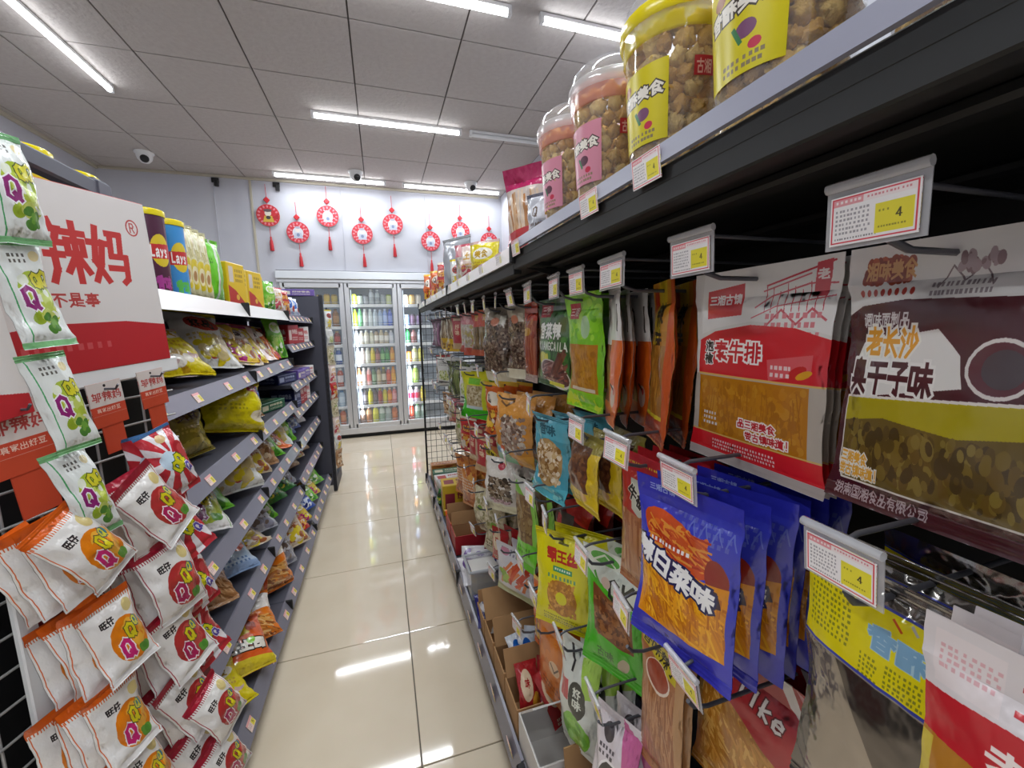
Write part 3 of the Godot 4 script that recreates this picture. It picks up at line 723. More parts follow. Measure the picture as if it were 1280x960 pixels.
	q.t("调味面制品", 15, 29, 6.6, 0.8, "#d8d0d0"); q.p([10, 52, 16, 42, 70, 36, 86, 46, 90, 58, 20, 66], "#e4e0dc")
	q.t("老长沙", 18, 35, 13, 2.0, "#e8a030", "#f4eee4", 2.6); q.t("臭干子味", 8, 49, 15, 2.4, "#4a1820", "#f0ece8", 3.0)
	q.e(108, 50, 18, 11, "#e0d8d4"); q.e(108, 50, 16, 9.5, "#5c2830"); q.e(110, 50, 11, 7, "#4a3c40"); q.t("湘味", 150, 34, 14, 2.0, "#d8d0d0"); q.small(150, 52, 190, 3, 3, "#b8a4a8")
	q.p([5, 66, 194, 58, 194, 98, 188, 106, 10, 106, 5, 98], "#e8e0d8"); q.p([6, 67, 193, 59.5, 193, 97, 187, 105, 11, 105, 6, 97], "#b0a00c")
	q.p([6, 78, 40, 74, 90, 77, 140, 72, 193, 76, 193, 97, 187, 105, 11, 105, 6, 97], "#6a5418"); q.blobs(8, 76, 190, 104, ["#5c4614", "#7a6220", "#6a5018", "#86702c", "#4c3810"], 420, 1.5, 5)
	q.t("三湘美食", 7, 92, 5.6, 0.9, "#e8a838", "#f0e8dc", 1.4); q.t("尝古镇味道!", 7, 98, 5.6, 0.9, "#e8a838", "#f0e8dc", 1.4); q.t("湖南国湘食品有限公司", 8, 108, 6.4, 0.8, "#b8a4a8")
	printed("p_changsha", q, 0.22)
	q = Pr.new(440, 640, "#3238b4", 13)   # blue bag, orange shreds
	q.r(0, 0, 100, 14, "#2c30b0"); q.t("三湘古镇", 14, 5, 6, 0.9, "#8c9cd8"); q.small(50, 20, 94, 3, 4, "#5058b8"); for k in 4: q.l([56 + k * 11, 34, 60 + k * 11, 22, 64 + k * 11, 34], 1.2, "#5c68c0")
	q.e(44, 46, 38, 18, "#c84a18", 0.35); q.blobs(12, 30, 80, 62, ["#d8641c", "#c84414", "#e08c2c", "#b83810"], 90, 2, 6); q.strips(14, 32, 80, 60, ["#d88a30", "#c04a18", "#a82c0c"], 70, 16, 1.8, 0.3, 1.0); q.e(84, 60, 9, 14, "#8c2818", -0.3)
	q.r(6, 66, 94, 124, "#d8880c"); q.strips(6, 66, 94, 124, ["#e89c10", "#d88808", "#f0ac1c", "#c8760a", "#b86608"], 260, 20, 2.0, 0.9, 1.6)
	q.p([2, 52, 86, 70, 90, 82, 78, 84, 4, 68], "#3a2030"); q.t("辣白菜味", 3, 52, 20, 3.6, "#f2f0f0", "#1c1c50", 4.0, 0.22); q.small(18, 50, 62, 1, 3.4, "#e8e0e0")
	q.r(0, 124, 100, 146, "#3434b0"); q.p([0, 66, 6, 66, 6, 126, 0, 126], "#3238b4"); q.p([94, 66, 100, 66, 100, 126, 94, 126], "#3238b4")
	printed("p_blue", q, 0.22)
	q = Pr.new(320, 420, "#e0d60c", 14)   # yellow onion ring bag
	q.r(0, 0, 100, 9, "#d4c808"); q.l([44, 12, 60, 12], 2, "#6a6408"); q.t("霸王丝", 24, 20, 17, 2.8, "#c0241c"); q.r(36, 42, 70, 49, "#3c9c6c"); q.small(39, 44, 68, 1, 3, "#e8f0e0"); q.small(26, 54, 80, 1, 5, "#6aa070")
	q.e(50, 84, 27, 25, "#b8781c"); q.blobs(24, 60, 76, 108, ["#c88828", "#a8681a", "#d89c3c", "#b8741c"], 220, 1.5, 3.5); q.p([0, 56, 24, 64, 22, 106, 0, 112], "#e0d60c"); q.p([100, 56, 77, 64, 78, 106, 100, 112], "#e0d60c"); q.e(50, 84, 10, 9, "#e0d60c"); q.small(16, 112, 84, 3, 2.6, "#8c8410")
	printed("p_yellow", q, 0.3)
	q = Pr.new(320, 560, "#4ab41c", 15)   # green and white, brown window
	q.p([0, 0, 100, 0, 100, 70, 60, 60, 0, 34], "#dfe6da"); q.e(36, 14, 24, 10, "#44a82c"); q.l([18, 20, 36, 8, 52, 20], 3, "#dcecd4"); q.l([20, 36, 30, 50], 4, "#58a83c"); q.t("OK", 46, 34, 30, 4.5, "#1c2418"); q.e(40, 44, 8, 8, "#e0c8b8"); q.t("味", 60, 62, 18, 2.2, "#4a9c3c")
	q.p([16, 52, 60, 66, 84, 80, 88, 128, 20, 120], "#7a4420"); q.blobs(18, 62, 84, 124, ["#8c5428", "#6c3818", "#9c6434", "#5c3014"], 240, 2, 5); q.t("香", 30, 136, 16, 2.2, "#2c6c14"); q.p([0, 120, 20, 124, 88, 130, 100, 120, 100, 175, 0, 175], "#46b01c"); q.e(72, 150, 8, 12, "#b8a888", 0.6); q.t("古味", 26, 140, 14, 2.0, "#246410")
	printed("p_greenok", q, 0.28)
	q = Pr.new(260, 640, "#a8683c", 16)   # brown strips, yellow label across the top
	q.strips(0, 60, 100, 240, ["#b0744a", "#985a30", "#bc8458", "#8c5028"], 160, 60, 2.5, 1.5, 0.4); q.p([4, 0, 96, 30, 96, 62, 4, 30], "#c8b428"); q.t("香味辣子", 8, 8, 20, 2.6, "#2c2414", "", 0, 0.3); q.e(46, 66, 30, 24, "#e4d0c0", 0.3); q.e(46, 64, 27, 21, "#a04830", 0.3); q.p([84, 20, 100, 24, 100, 230, 88, 230], "#b88858")
	printed("p_brownlong", q, 0.3)
	q = Pr.new(520, 660, "#8a8684", 17)   # silver pouch with a yellow information label
	q.r(0, 0, 100, 9, "#9c9894"); q.e(30, 4, 10, 2.4, "#6a6664"); q.r(0, 10, 100, 11.4, "#3c44a0"); q.r(0, 11, 100, 42, "#e4d408"); q.t("香酥金", 30, 19, 10, 1.7, "#7ca8c8", "#a8c8d8", 0.8)
	q.small(3, 14, 24, 9, 1.5, "#8a881c"); q.small(28, 33, 36, 5, 1.2, "#8a881c"); q.small(38, 32, 52, 6, 1.2, "#8a881c"); q.l([38, 13, 41, 16], 1.0, "#c8501c"); q.l([44, 12, 46, 14], 1.0, "#b8b0a0"); q.r(58, 31, 84, 41, "#ece8e4"); q.small(50, 14, 84, 1, 1.8, "#8c8a20")
	for k in 16: q.r(60 + k * 1.35, 32, 60.5 + k * 1.35 + (k % 3) * 0.25, 39, "#38343c")
	q.r(0, 42, 100, 43.4, "#3c44a0"); q.r(0, 43.4, 100, 128, "#a49c94"); q.p([18, 44, 60, 44, 78, 92, 66, 118, 50, 100], "#6a6460"); q.p([70, 44, 92, 44, 88, 84, 78, 78], "#3c2c2c"); q.r(0, 46, 7, 128, "#74706e")
	printed("p_silver", q, 0.16)
	var mi := Image.create_empty(4, 128, false, Image.FORMAT_RGB8); mi.fill(Color.WHITE); mi.fill_rect(Rect2i(0, 10, 4, 34), Color.BLACK)
	M.p_silver.metallic = 0.9; M.p_silver.metallic_texture = ImageTexture.create_from_image(mi)
	q = Pr.new(400, 580, "#d8cfd0", 18)   # white over red card bag
	q.r(4, 6, 26, 30, "#e0d4d4"); q.t("三湘", 30, 12, 14, 2.2, "#c02c34"); q.small(6, 12, 26, 4, 1.8, "#d8a8ac")
	q.p([0, 34, 40, 31, 100, 37, 100, 62, 0, 56], "#bc1424"); q.p([34, 30, 50, 31, 50, 41, 36, 40], "#c83a3c"); q.p([54, 32, 72, 34, 70, 44, 56, 42], "#c83a3c"); q.p([76, 34, 94, 36, 92, 46, 78, 44], "#c83a3c"); q.t("老街大", 24, 40, 15, 2.4, "#f0e0dc"); q.small(22, 56, 90, 1, 1.6, "#e8b0b0")
	q.p([0, 56, 100, 62, 100, 146, 0, 146], "#b07420"); q.r(0, 58, 5, 146, "#c8b038"); q.blobs(6, 64, 98, 144, ["#b87c28", "#a46a1c", "#b4781f"], 120, 2, 6)
	printed("p_sanxiang", q, 0.25)
	q = Pr.new(440, 480, "#a41824", 19)   # red bag with a like label over fries
	q.p([0, 26, 26, 22, 66, 46, 66, 110, 0, 110], "#b8782c"); q.strips(2, 26, 66, 108, ["#c88c38", "#a86c20", "#d8a450", "#b47c2c"], 260, 16, 2.0, 1.1, 1.6)
	q.p([18, 8, 96, 30, 96, 48, 62, 54, 22, 34], "#b01c28"); q.e(12, 7, 6, 4, "#dcc820"); q.p([18, 2, 36, 10, 26, 13], "#e0cc1c"); q.e(38, 8, 10, 6, "#8c2420"); q.t("like", 32, 15, 11, 1.9, "#efe8e4", "#5c1418", 1.4, 0.2); q.small(23, 15, 31, 2, 2.2, "#efe0dc")
	q.p([62, 0, 100, 18, 100, 40, 78, 22], "#c8848c"); q.p([52, 0, 60, 0, 68, 18, 60, 14], "#d8d0cc"); q.e(82, 38, 12, 6, "#e4dcdc", 0.9); q.e(76, 32, 5, 5, "#3c2c1c"); q.e(75, 31, 2.4, 2.4, "#f0ece8"); q.e(76.6, 32.4, 1.3, 1.3, "#201810")
	printed("p_like", q, 0.25)
	q = Pr.new(240, 560, "#b87c14", 20)   # orange-yellow narrow
	q.r(0, 0, 100, 70, "#c8881c"); q.p([30, 0, 70, 0, 60, 90, 20, 90], "#d8b81c"); q.t("辣味", 34, 30, 34, 4.5, "#281814", "", 0, 0, true); q.e(16, 24, 10, 18, "#b03018"); q.r(0, 90, 100, 190, "#a06820"); q.strips(4, 90, 80, 190, ["#b07828", "#8c5818", "#c08c38"], 120, 22, 3, 1.5, 0.8); q.r(0, 190, 100, 196, "#d8c030"); q.r(0, 196, 100, 233, "#a83c1c"); q.r(84, 0, 100, 233, "#c8541c")
	printed("p_orange", q, 0.28)
	q = Pr.new(240, 520, "#e2dedb", 21)   # white head, brown and orange body
	q.t("OEI", 20, 26, 40, 5, "#2c2420"); q.r(0, 88, 56, 180, "#7c3c20"); q.strips(0, 88, 56, 180, ["#8c4828", "#6c3018", "#9c5834"], 90, 24, 3, 1.5, 0.6); q.r(56, 80, 100, 216, "#e0681c"); q.r(0, 180, 100, 216, "#e06a20"); q.e(74, 168, 12, 18, "#d8c0b0"); q.l([64, 150, 72, 158], 4, "#241c1c"); q.e(76, 160, 4, 6, "#c83838")
	printed("p_whiteorange", q, 0.3)
	q = Pr.new(300, 500, "#7cc818", 22)   # green with amber sheet
	q.blobs(0, 0, 100, 70, ["#8cd424", "#6cb818", "#a4dc3c"], 60, 4, 12); q.r(14, 14, 44, 36, "#b82430"); q.t("三湘", 16, 20, 12, 1.8, "#f0d8d0"); q.e(62, 48, 12, 16, "#a8cc9c"); q.r(10, 72, 90, 140, "#b8780c"); q.blobs(10, 72, 90, 140, ["#c08414", "#a86c0a", "#b87c18"], 120, 2, 6); q.strips(10, 74, 90, 138, ["#c8902c"], 30, 20, 1, 1.4, 0.5); q.r(20, 134, 84, 139, "#d8c8b0"); q.r(0, 140, 100, 167, "#90d018"); q.blobs(0, 142, 100, 166, ["#c8dc20", "#7cc418"], 24, 4, 10)
	printed("p_greenamber", q, 0.28)
	q = Pr.new(380, 470, "#2c5a24", 23)   # dark green coriander bag
	q.blobs(0, 0, 100, 124, ["#3c7430", "#1f4a1c", "#4c8c38", "#28541f"], 150, 4, 10); q.r(10, 6, 46, 26, "#b0202c"); q.t("三湘", 14, 10, 12, 1.8, "#e8c8c4"); q.t("香菜辣", 10, 34, 22, 3.4, "#eeeeea", "#2c3c28", 2.0); q.t("XIANGCAILA", 10, 60, 12, 1.9, "#e8ece4"); q.blobs(10, 74, 46, 96, ["#d8d418", "#c8c814"], 26, 3, 7); q.e(58, 104, 44, 18, "#d0c8c0", 0.2); q.e(58, 103, 41, 15, "#5c2c24", 0.2); q.strips(20, 88, 98, 116, ["#6c3028", "#8c4838", "#a87c70", "#4c201c"], 60, 26, 3, -0.2, 0.6); q.strips(50, 70, 96, 104, ["#5c3020", "#74402c"], 8, 36, 5, -0.9, 0.1); q.r(40, 116, 84, 121, "#d8d420")
	printed("p_xiangcai", q, 0.3)
	q = Pr.new(160, 480, "#8c4430", 24)   # slim red brown
	q.r(0, 0, 100, 70, "#b83418"); q.strips(0, 60, 100, 280, ["#a05038", "#7c3424", "#b0684c", "#94402c"], 40, 140, 8, 1.57, 0.1); q.e(50, 110, 30, 16, "#b88024"); q.r(0, 270, 100, 300, "#b09890")
	printed("p_redstick", q, 0.22)
	q = Pr.new(300, 520, "#a89c8c", 25)   # dried mushrooms in clear film
	q.r(0, 30, 100, 152, "#6c584a"); q.blobs(0, 30, 100, 152, ["#5c4438", "#7c6454", "#3c2c24", "#84705c", "#a08c78", "#4c382c"], 480, 2, 4.5); q.e(46, 34, 14, 10, "#c87c60"); q.r(60, 20, 78, 40, "#d8d0c0"); q.r(0, 150, 100, 174, "#dcd4bc")
	printed("p_mushroom", q, 0.2)
	q = Pr.new(320, 480, "#4a9cb0", 26)   # teal nuts bag
	q.r(0, 0, 100, 40, "#5cacc0"); q.t("香味", 30, 14, 20, 3, "#2c5c6c"); q.e(52, 84, 36, 44, "#b08c58", 0.1); q.blobs(20, 44, 86, 124, ["#c8a878", "#a88050", "#d8c0a0", "#8c6434", "#e4d4bc"], 200, 3, 6); q.p([0, 124, 40, 132, 100, 122, 100, 150, 0, 150], "#58b4c4"); q.blobs(60, 128, 98, 148, ["#80c8c8", "#3c8ca0"], 20, 3, 7)
	printed("p_teal", q, 0.25)
	q = Pr.new(320, 480, "#d08c38", 27)   # orange with nuts, multicolour foot
	q.r(0, 0, 100, 40, "#d89440"); q.l([20, 16, 36, 24, 52, 14], 4, "#6c4420"); q.blobs(22, 40, 92, 126, ["#8c7468", "#b09c90", "#6c5448", "#d0c4b8", "#a48878"], 220, 3, 6); q.p([0, 110, 30, 116, 60, 150, 0, 150], "#7ca888"); q.e(12, 124, 10, 8, "#3c7cac"); q.e(24, 118, 7, 8, "#d0582c"); q.p([60, 130, 100, 120, 100, 150, 70, 150], "#e0a040")
	printed("p_orangenut", q, 0.25)
	q = Pr.new(300, 460, "#c8a818", 28)   # brown jerky in yellow
	q.r(0, 0, 100, 30, "#8c8038"); q.r(8, 20, 80, 110, "#5c3420"); q.blobs(8, 22, 80, 112, ["#6c4024", "#4c2818", "#7c5030", "#543020"], 160, 3, 7); q.r(0, 110, 100, 153, "#d8b814"); q.e(66, 118, 10, 10, "#d0a468"); q.small(14, 122, 50, 3, 4, "#a88c10")
	printed("p_yellowbrown", q, 0.28)
	q = Pr.new(300, 560, "#b02c24", 29)   # red, beef tendon
	q.r(0, 0, 100, 26, "#b4202c"); q.small(10, 12, 90, 1, 3, "#d8b838"); q.p([24, 34, 78, 34, 92, 66, 60, 86, 30, 74], "#b8b8a8"); q.t("牛板筋", 24, 40, 20, 3.4, "#241c18", "#d8d4c4", 2.0, 0.35); q.e(84, 60, 12, 16, "#c88820"); q.r(0, 80, 84, 186, "#a86c44"); q.strips(0, 80, 84, 186, ["#b07850", "#985c38", "#bc8860"], 70, 80, 5, 1.5, 0.2); q.blobs(88, 80, 99, 180, ["#c8a038", "#b88428"], 16, 4, 5.5); q.e(60, 140, 9, 7, "#f0e8e0"); q.l([50, 134, 58, 150, 68, 150], 2, "#403028")
	printed("p_redbeef", q, 0.28)
	q = Pr.new(240, 440, "#a83020", 30)
	q.r(0, 0, 100, 66, "#b82c1c"); q.t("香辣", 20, 14, 26, 4, "#d8a040"); q.r(0, 66, 100, 160, "#6a5434"); q.strips(2, 66, 98, 160, ["#7c6440", "#54401f", "#8c7850"], 60, 50, 6, 1.5, 0.4); q.r(0, 160, 100, 184, "#b05030")
	printed("p_redbrown", q, 0.28)
	q = Pr.new(240, 440, "#c8707c", 31)
	q.blobs(0, 0, 100, 50, ["#d0808c", "#b85460", "#dca0a4"], 40, 5, 12); q.r(6, 50, 60, 150, "#b8b0a8"); q.blobs(6, 50, 94, 150, ["#c8c0b8", "#a89c90", "#b0a060"], 80, 4, 10); q.r(0, 150, 100, 184, "#b84c38")
	printed("p_pink", q, 0.28)
	q = Pr.new(240, 440, "#a83038", 32)
	q.r(10, 10, 90, 30, "#d8b890"); q.r(14, 36, 60, 150, "#b4383c"); q.r(60, 36, 88, 150, "#c8a88c"); q.t("好味", 24, 50, 28, 4, "#e0c8a8", "", 0, 0, true); q.r(0, 150, 100, 184, "#c0a078")
	printed("p_redplain", q, 0.3)
	q = Pr.new(240, 440, "#a08c6c", 33)
	q.strips(4, 10, 96, 120, ["#c0b090", "#806848", "#d8ccb0", "#6c5438"], 50, 70, 7, 1.4, 0.4); q.r(0, 118, 100, 184, "#d8ac1c"); q.blobs(0, 120, 100, 182, ["#e0bc30", "#b8881c", "#8c6420"], 30, 5, 12)
	printed("p_yellowfoot", q, 0.28)
	q = Pr.new(200, 360, "#5c1c40", 34)
	q.r(0, 0, 100, 20, "#6c2448"); q.r(36, 30, 50, 170, "#9c5c84"); q.r(60, 24, 96, 170, "#4c1634"); q.t("香", 12, 60, 22, 3, "#c8a0b0")
	printed("p_purple", q, 0.3)
	q = Pr.new(300, 460, "#c8cc28", 35)   # yellow and green, seeds in a window
	q.r(0, 0, 100, 26, "#d0cc20"); q.r(28, 20, 72, 40, "#6cb42c"); q.r(20, 44, 80, 116, "#b0a080"); q.blobs(20, 44, 80, 116, ["#c0b090", "#a08c68", "#8c7850", "#ccc0a4"], 150, 2.5, 5); q.r(18, 112, 82, 122, "#b8c4c8"); q.p([0, 60, 20, 100, 20, 122, 100, 122, 100, 153, 0, 153], "#3cac1c"); q.r(20, 44, 80, 112, "#b0a080"); q.blobs(20, 44, 80, 112, ["#c0b090", "#a08c68", "#8c7850", "#ccc0a4"], 150, 2.5, 5)
	printed("p_yellowgreen", q, 0.28)
	q = Pr.new(240, 400, "#4a5430", 36)
	q.strips(2, 4, 98, 160, ["#5c6838", "#38401f", "#6c7844", "#2c341a", "#7c8450"], 90, 90, 7, 1.5, 0.25)
	printed("p_darkgreen", q, 0.26)
	q = Pr.new(240, 400, "#cfcdc8", 37)
	q.r(0, 0, 100, 20, "#dcdad6"); q.small(20, 30, 80, 2, 6, "#8c8a88"); q.blobs(14, 70, 88, 130, ["#c8cc88", "#b0b468", "#d8dcb0", "#8ca04c"], 70, 4, 8); q.r(12, 134, 84, 142, "#3c3834")
	printed("p_white", q, 0.3)
	q = Pr.new(240, 480, "#d4ccc4", 38)   # white with mushroom window
	q.e(52, 26, 10, 12, "#b03444"); q.blobs(12, 60, 88, 156, ["#5c4a3a", "#7c6854", "#3c3024", "#948470"], 140, 4, 8); q.blobs(16, 140, 84, 162, ["#b8949c", "#8c6c74"], 24, 3, 7); q.r(0, 166, 100, 200, "#dcd8b8")
	printed("p_whitemush", q, 0.25)
	q = Pr.new(240, 560, "#7c6040", 39)   # green foot, brown window
	q.r(0, 0, 100, 40, "#cfd0c8"); q.p([20, 10, 60, 40, 0, 44], "#7cbc3c"); q.blobs(4, 44, 90, 160, ["#8c7048", "#6c5034", "#9c845c"], 120, 4, 9); q.r(86, 20, 100, 200, "#8ccc4c"); q.r(0, 160, 100, 233, "#6cc82c"); q.small(20, 176, 80, 2, 7, "#4c8c1c")
	printed("p_greenfoot", q, 0.28)
	q = Pr.new(280, 420, "#5c2020", 40)   # dark red, header flag
	q.p([10, 0, 100, 30, 90, 70, 40, 50], "#c82c24"); q.r(6, 50, 60, 110, "#484038"); q.r(10, 60, 26, 90, "#b8383c"); q.e(44, 92, 18, 16, "#c8801c"); q.blobs(20, 100, 96, 148, ["#6c2824", "#4c1818", "#7c3830"], 50, 4, 9)
	printed("p_darkred", q, 0.28)
	q = Pr.new(240, 560, "#dcd2d6", 41)   # plum, white and pink
	q.p([60, 0, 100, 20, 100, 110, 74, 60], "#c85c94"); q.e(38, 30, 12, 14, "#4c4448"); q.small(22, 50, 60, 2, 6, "#5c5458"); q.e(50, 120, 34, 54, "#f0ecec"); q.e(50, 120, 30, 50, "#2c2c2a"); q.t("香美", 34, 84, 32, 4, "#e4e0dc", "", 0, 0, true); q.blobs(4, 160, 96, 225, ["#d06ca0", "#e094bc", "#b84c84", "#f0d8e4"], 50, 8, 16)
	printed("p_plum", q, 0.28)
	q = Pr.new(240, 560, "#d4d8d0", 42)   # lime, white and green
	q.l([30, 10, 44, 30, 40, 50], 5, "#28282a"); q.r(10, 70, 34, 110, "#c04c50"); q.p([60, 20, 100, 10, 100, 80, 70, 90], "#a4cc4c"); q.e(56, 100, 22, 36, "#2c302a"); q.t("好味", 46, 76, 20, 3, "#dce0d4", "", 0, 0, true); q.e(48, 172, 36, 40, "#7cc03c"); q.blobs(20, 140, 80, 206, ["#90cc54", "#6cb030", "#a4d878"], 30, 6, 14); q.e(50, 226, 6, 5, "#e8e8e0")
	printed("p_lime", q, 0.28)
	q = Pr.new(280, 460, "#d0721c", 43)   # plain orange
	q.blobs(0, 0, 100, 164, ["#d8781e", "#c86a18", "#d47420"], 40, 10, 24); q.e(60, 80, 16, 14, "#e0b890"); q.l([50, 74, 60, 88, 72, 74], 3, "#4c2c18"); q.small(20, 120, 80, 2, 6, "#8c4410"); q.r(0, 0, 8, 164, "#b85c18")
	printed("p_orangeflat", q, 0.3)
	q = Pr.new(300, 420, "#d8d6dc", 44)   # white with red peppers
	q.strips(14, 34, 90, 110, ["#d8542c", "#c83c1c", "#e0804c"], 18, 44, 7, -1.0, 0.7); q.blobs(4, 60, 40, 120, ["#a4c44c", "#88b03c"], 14, 5, 11); q.small(14, 10, 80, 2, 6, "#8c8aa0"); q.e(24, 20, 12, 10, "#c888a0"); q.r(0, 120, 100, 140, "#c8d0a0")
	printed("p_pepper", q, 0.3)
	q = Pr.new(240, 420, "#c8bc9c", 45)
	q.blobs(4, 10, 96, 165, ["#b8ac84", "#d8ceb4", "#a09468", "#8c8458"], 120, 4, 9); q.e(50, 70, 14, 10, "#7c9c3c"); q.small(14, 130, 86, 3, 6, "#6c5c40")
	printed("p_beige", q, 0.28)
	q = Pr.new(240, 420, "#c87c3c", 46)
	q.blobs(4, 4, 96, 70, ["#d0843c", "#b0582c", "#dca050"], 40, 6, 14); q.small(10, 60, 90, 5, 7, "#d8c8b8"); q.blobs(4, 110, 96, 170, ["#a85830", "#8c4424", "#c87c48"], 50, 6, 12)
	printed("p_orangepack", q, 0.28)
	# --- left rack sweets: white packets, fruit, bubble letters
	for d in [["p_qorange", "#e07c10", "#e8a838", "#d85c10", "#c81c70"], ["p_qred", "#b03030", "#c85048", "#a01830", "#b01c58"], ["p_qgreen", "#a4b82c", "#bccc58", "#5ca040", "#8c2470"]]:
		q = Pr.new(320, 400, "#e6e2de", 50)
		q.r(0, 0, 100, 12, d[3]); for k in 24: q.r(k * 4.2, 12, k * 4.2 + 1.6, 17, d[3])
		q.r(0, 116, 100, 125, "#ece8e6"); q.l([3, 14, 3, 122], 1.2, d[3]); q.l([97, 14, 97, 122], 1.2, d[3])
		q.e(62, 76, 36, 36, d[1]); q.blobs(44, 44, 98, 114, [d[2], d[1]], 26, 6, 14); q.e(84, 30, 11, 10, "#d8c484"); q.blobs(60, 92, 90, 112, ["#5c9438", "#4c8430"], 5, 5, 9)
		q.t("旺仔", 26, 30, 12, 2.0, "#20181c");
		q.t("Q", 40, 72, 30, 7, d[4], "#f4ecf0", 4.0); q.t("Q", 60, 54, 24, 5, "#d8c81c", "#54482c", 3.0); q.e(84, 58, 8, 9, "#3c8ca0"); q.t("Q", 78, 50, 15, 3.0, "#d8d040", "#2c5c70", 2.4)
		printed(d[0], q, 0.28)
	q = Pr.new(300, 420, "#c02c38", 53)   # red, white splash and blue fruit
	for k in 9: q.p([50, 60, 50 + 80 * cos(k * 0.7), 60 + 80 * sin(k * 0.7), 50 + 80 * cos(k * 0.7 + 0.3), 60 + 80 * sin(k * 0.7 + 0.3)], "#e8e4e8")
	q.e(38, 64, 24, 20, "#c8dcec"); q.e(80, 60, 20, 26, "#a8242c"); q.e(82, 60, 12, 18, "#c04448"); q.t("QQ", 34, 76, 26, 6, "#d8d020", "#3c5c28", 4.0, -0.7); q.t("Q", 66, 86, 24, 5, "#5c4ca8", "#e0dce8", 3.0, -0.6); q.e(50, 20, 14, 8, "#d8b884"); q.r(0, 0, 100, 6, "#3c6ca0")
	printed("p_qblue", q, 0.26)
	q = Pr.new(320, 620, "#dfe2de", 54)   # green strip packets
	q.l([12, 0, 20, 193], 2.4, "#3c9c58"); q.r(0, 0, 100, 12, "#7cb87c"); q.r(0, 182, 100, 193, "#78b478"); q.e(60, 96, 34, 40, "#a4b834"); q.blobs(30, 60, 94, 160, ["#b0c044", "#94ac2c", "#c0cc68", "#e0e4d0"], 40, 7, 15); q.blobs(48, 130, 90, 176, ["#6c9c3c", "#508434"], 14, 5, 11)
	q.t("Q", 30, 84, 40, 8, "#8c2470", "#f0ecf0", 5.0); q.t("QQ", 58, 62, 26, 6, "#d0c830", "#4c5424", 4.0, -0.2); q.small(30, 26, 70, 2, 6, "#5c5854"); q.e(80, 30, 10, 9, "#d8c898")
	printed("p_qstrip", q, 0.24)
	q = Pr.new(512, 560, "#ddd6d3", 55)   # white board with big red lettering
	q.p([-2, 84, 30, 80, 70, 80, 102, 84, 102, 112, -2, 112], "#b8222a"); q.small(10, 92, 60, 1, 4, "#c84c50")
	for k in 3: q.glyph("邬辣妈"[k], Vector2(4 + k * 26, 20), 25, 37, 3.9, Color("#c4302e"), 0.0)
	q.t("都不是事", 20, 62, 8.6, 1.0, "#b83c38"); q.e(88, 18, 4.5, 5.4, "#b83c38"); q.e(88, 18, 3.6, 4.5, "#ddd6d3"); q.t("R", 86, 15, 6.2, 0.8, "#b83c38")
	printed("p_board", q, 0.5, false)
	q = Pr.new(256, 420, "#ddd6d3", 56)
	q.e(4, 50, 44, 46, "#a82430"); q.e(8, 52, 20, 30, "#ddd6d3"); q.r(0, 82, 60, 88, "#b02c34"); q.t("18", 30, 112, 26, 2.4, "#3c3838"); q.p([-2, 146, 50, 140, 102, 150, 102, 170, -2, 170], "#b8222a")
	printed("p_sideboard", q, 0.5, false)
	q = Pr.new(256, 320, "#d8ccc6", 57)   # header card
	q.t("邬辣妈", 8, 26, 27, 3.2, "#b8403c"); q.r(0, 66, 100, 92, "#c8452c"); q.t("真家出好豆", 14, 71, 13, 1.4, "#e8c8b8"); q.r(0, 92, 100, 126, "#c4472a"); q.e(50, 10, 4, 4, "#28201e")
	printed("p_header", q, 0.5, false)
	# --- left shelves
	for d in [["p_lyellow", "#d8c414", "#c8a8a0", "#e8e0d0", "#b8901c", 1], ["p_lwhite", "#dcdcd8", "#d8c41c", "#b03c30", "#c8b47c", 2], ["p_lpurple", "#d0a838", "#a81c6c", "#e4d8c8", "#d8c42c", 3], ["p_lclear", "#c8b49c", "#d8c030", "#e8e0d8", "#a05c34", 4], ["p_lpink", "#dcc4bc", "#b84858", "#e8dcd0", "#c8983c", 5], ["p_lorange", "#d8641c", "#e8b83c", "#efe4d4", "#8c3818", 6], ["p_lgreen", "#6cb82c", "#3c8420", "#e0e8d0", "#a8cc5c", 7], ["p_ldark", "#8c7c1c", "#a8942c", "#6c5c14", "#b8a43c", 8], ["p_lred", "#b82c2c", "#d8c8b8", "#8c1c20", "#d89c3c", 9], ["p_lblue", "#2c4ca0", "#c8d0e4", "#1c2c6c", "#e0e4ec", 10], ["p_lbrown", "#a87c54", "#c89c70", "#7c5434", "#d8c0a0", 11], ["p_lgreend", "#2c6c2c", "#3c8c3c", "#184c1c", "#c8b83c", 12], ["p_lgrey", "#b4b4bc", "#8c8c9c", "#d8d8e0", "#6c5c54", 13], ["p_lpurpleb", "#6c5c9c", "#a89cc8", "#d8c878", "#3c3468", 14]]:
		q = Pr.new(240, 320, d[1], 60 + d[5])
		q.blobs(0, 60, 100, 133, [d[2], d[4], d[1]], 22, 7, 18); q.e(52, 40, 34, 18, d[3]); q.t(["香味", "美食", "好品", "牛排", "古味", "土司", "Q"][d[5] % 7], 26, 30, 22, 3.6, d[4] if d[5] % 2 else "#48281c"); q.small(16, 64, 84, 2, 5, d[4]); q.blobs(20, 84, 84, 122, [d[2], d[4], d[3]], 12, 6, 13); q.r(0, 0, 100, 8, d[2])
		printed(d[0], q, 0.24)
	q = Pr.new(300, 400, "#d8581c", 80)   # orange bag with big black and white lettering
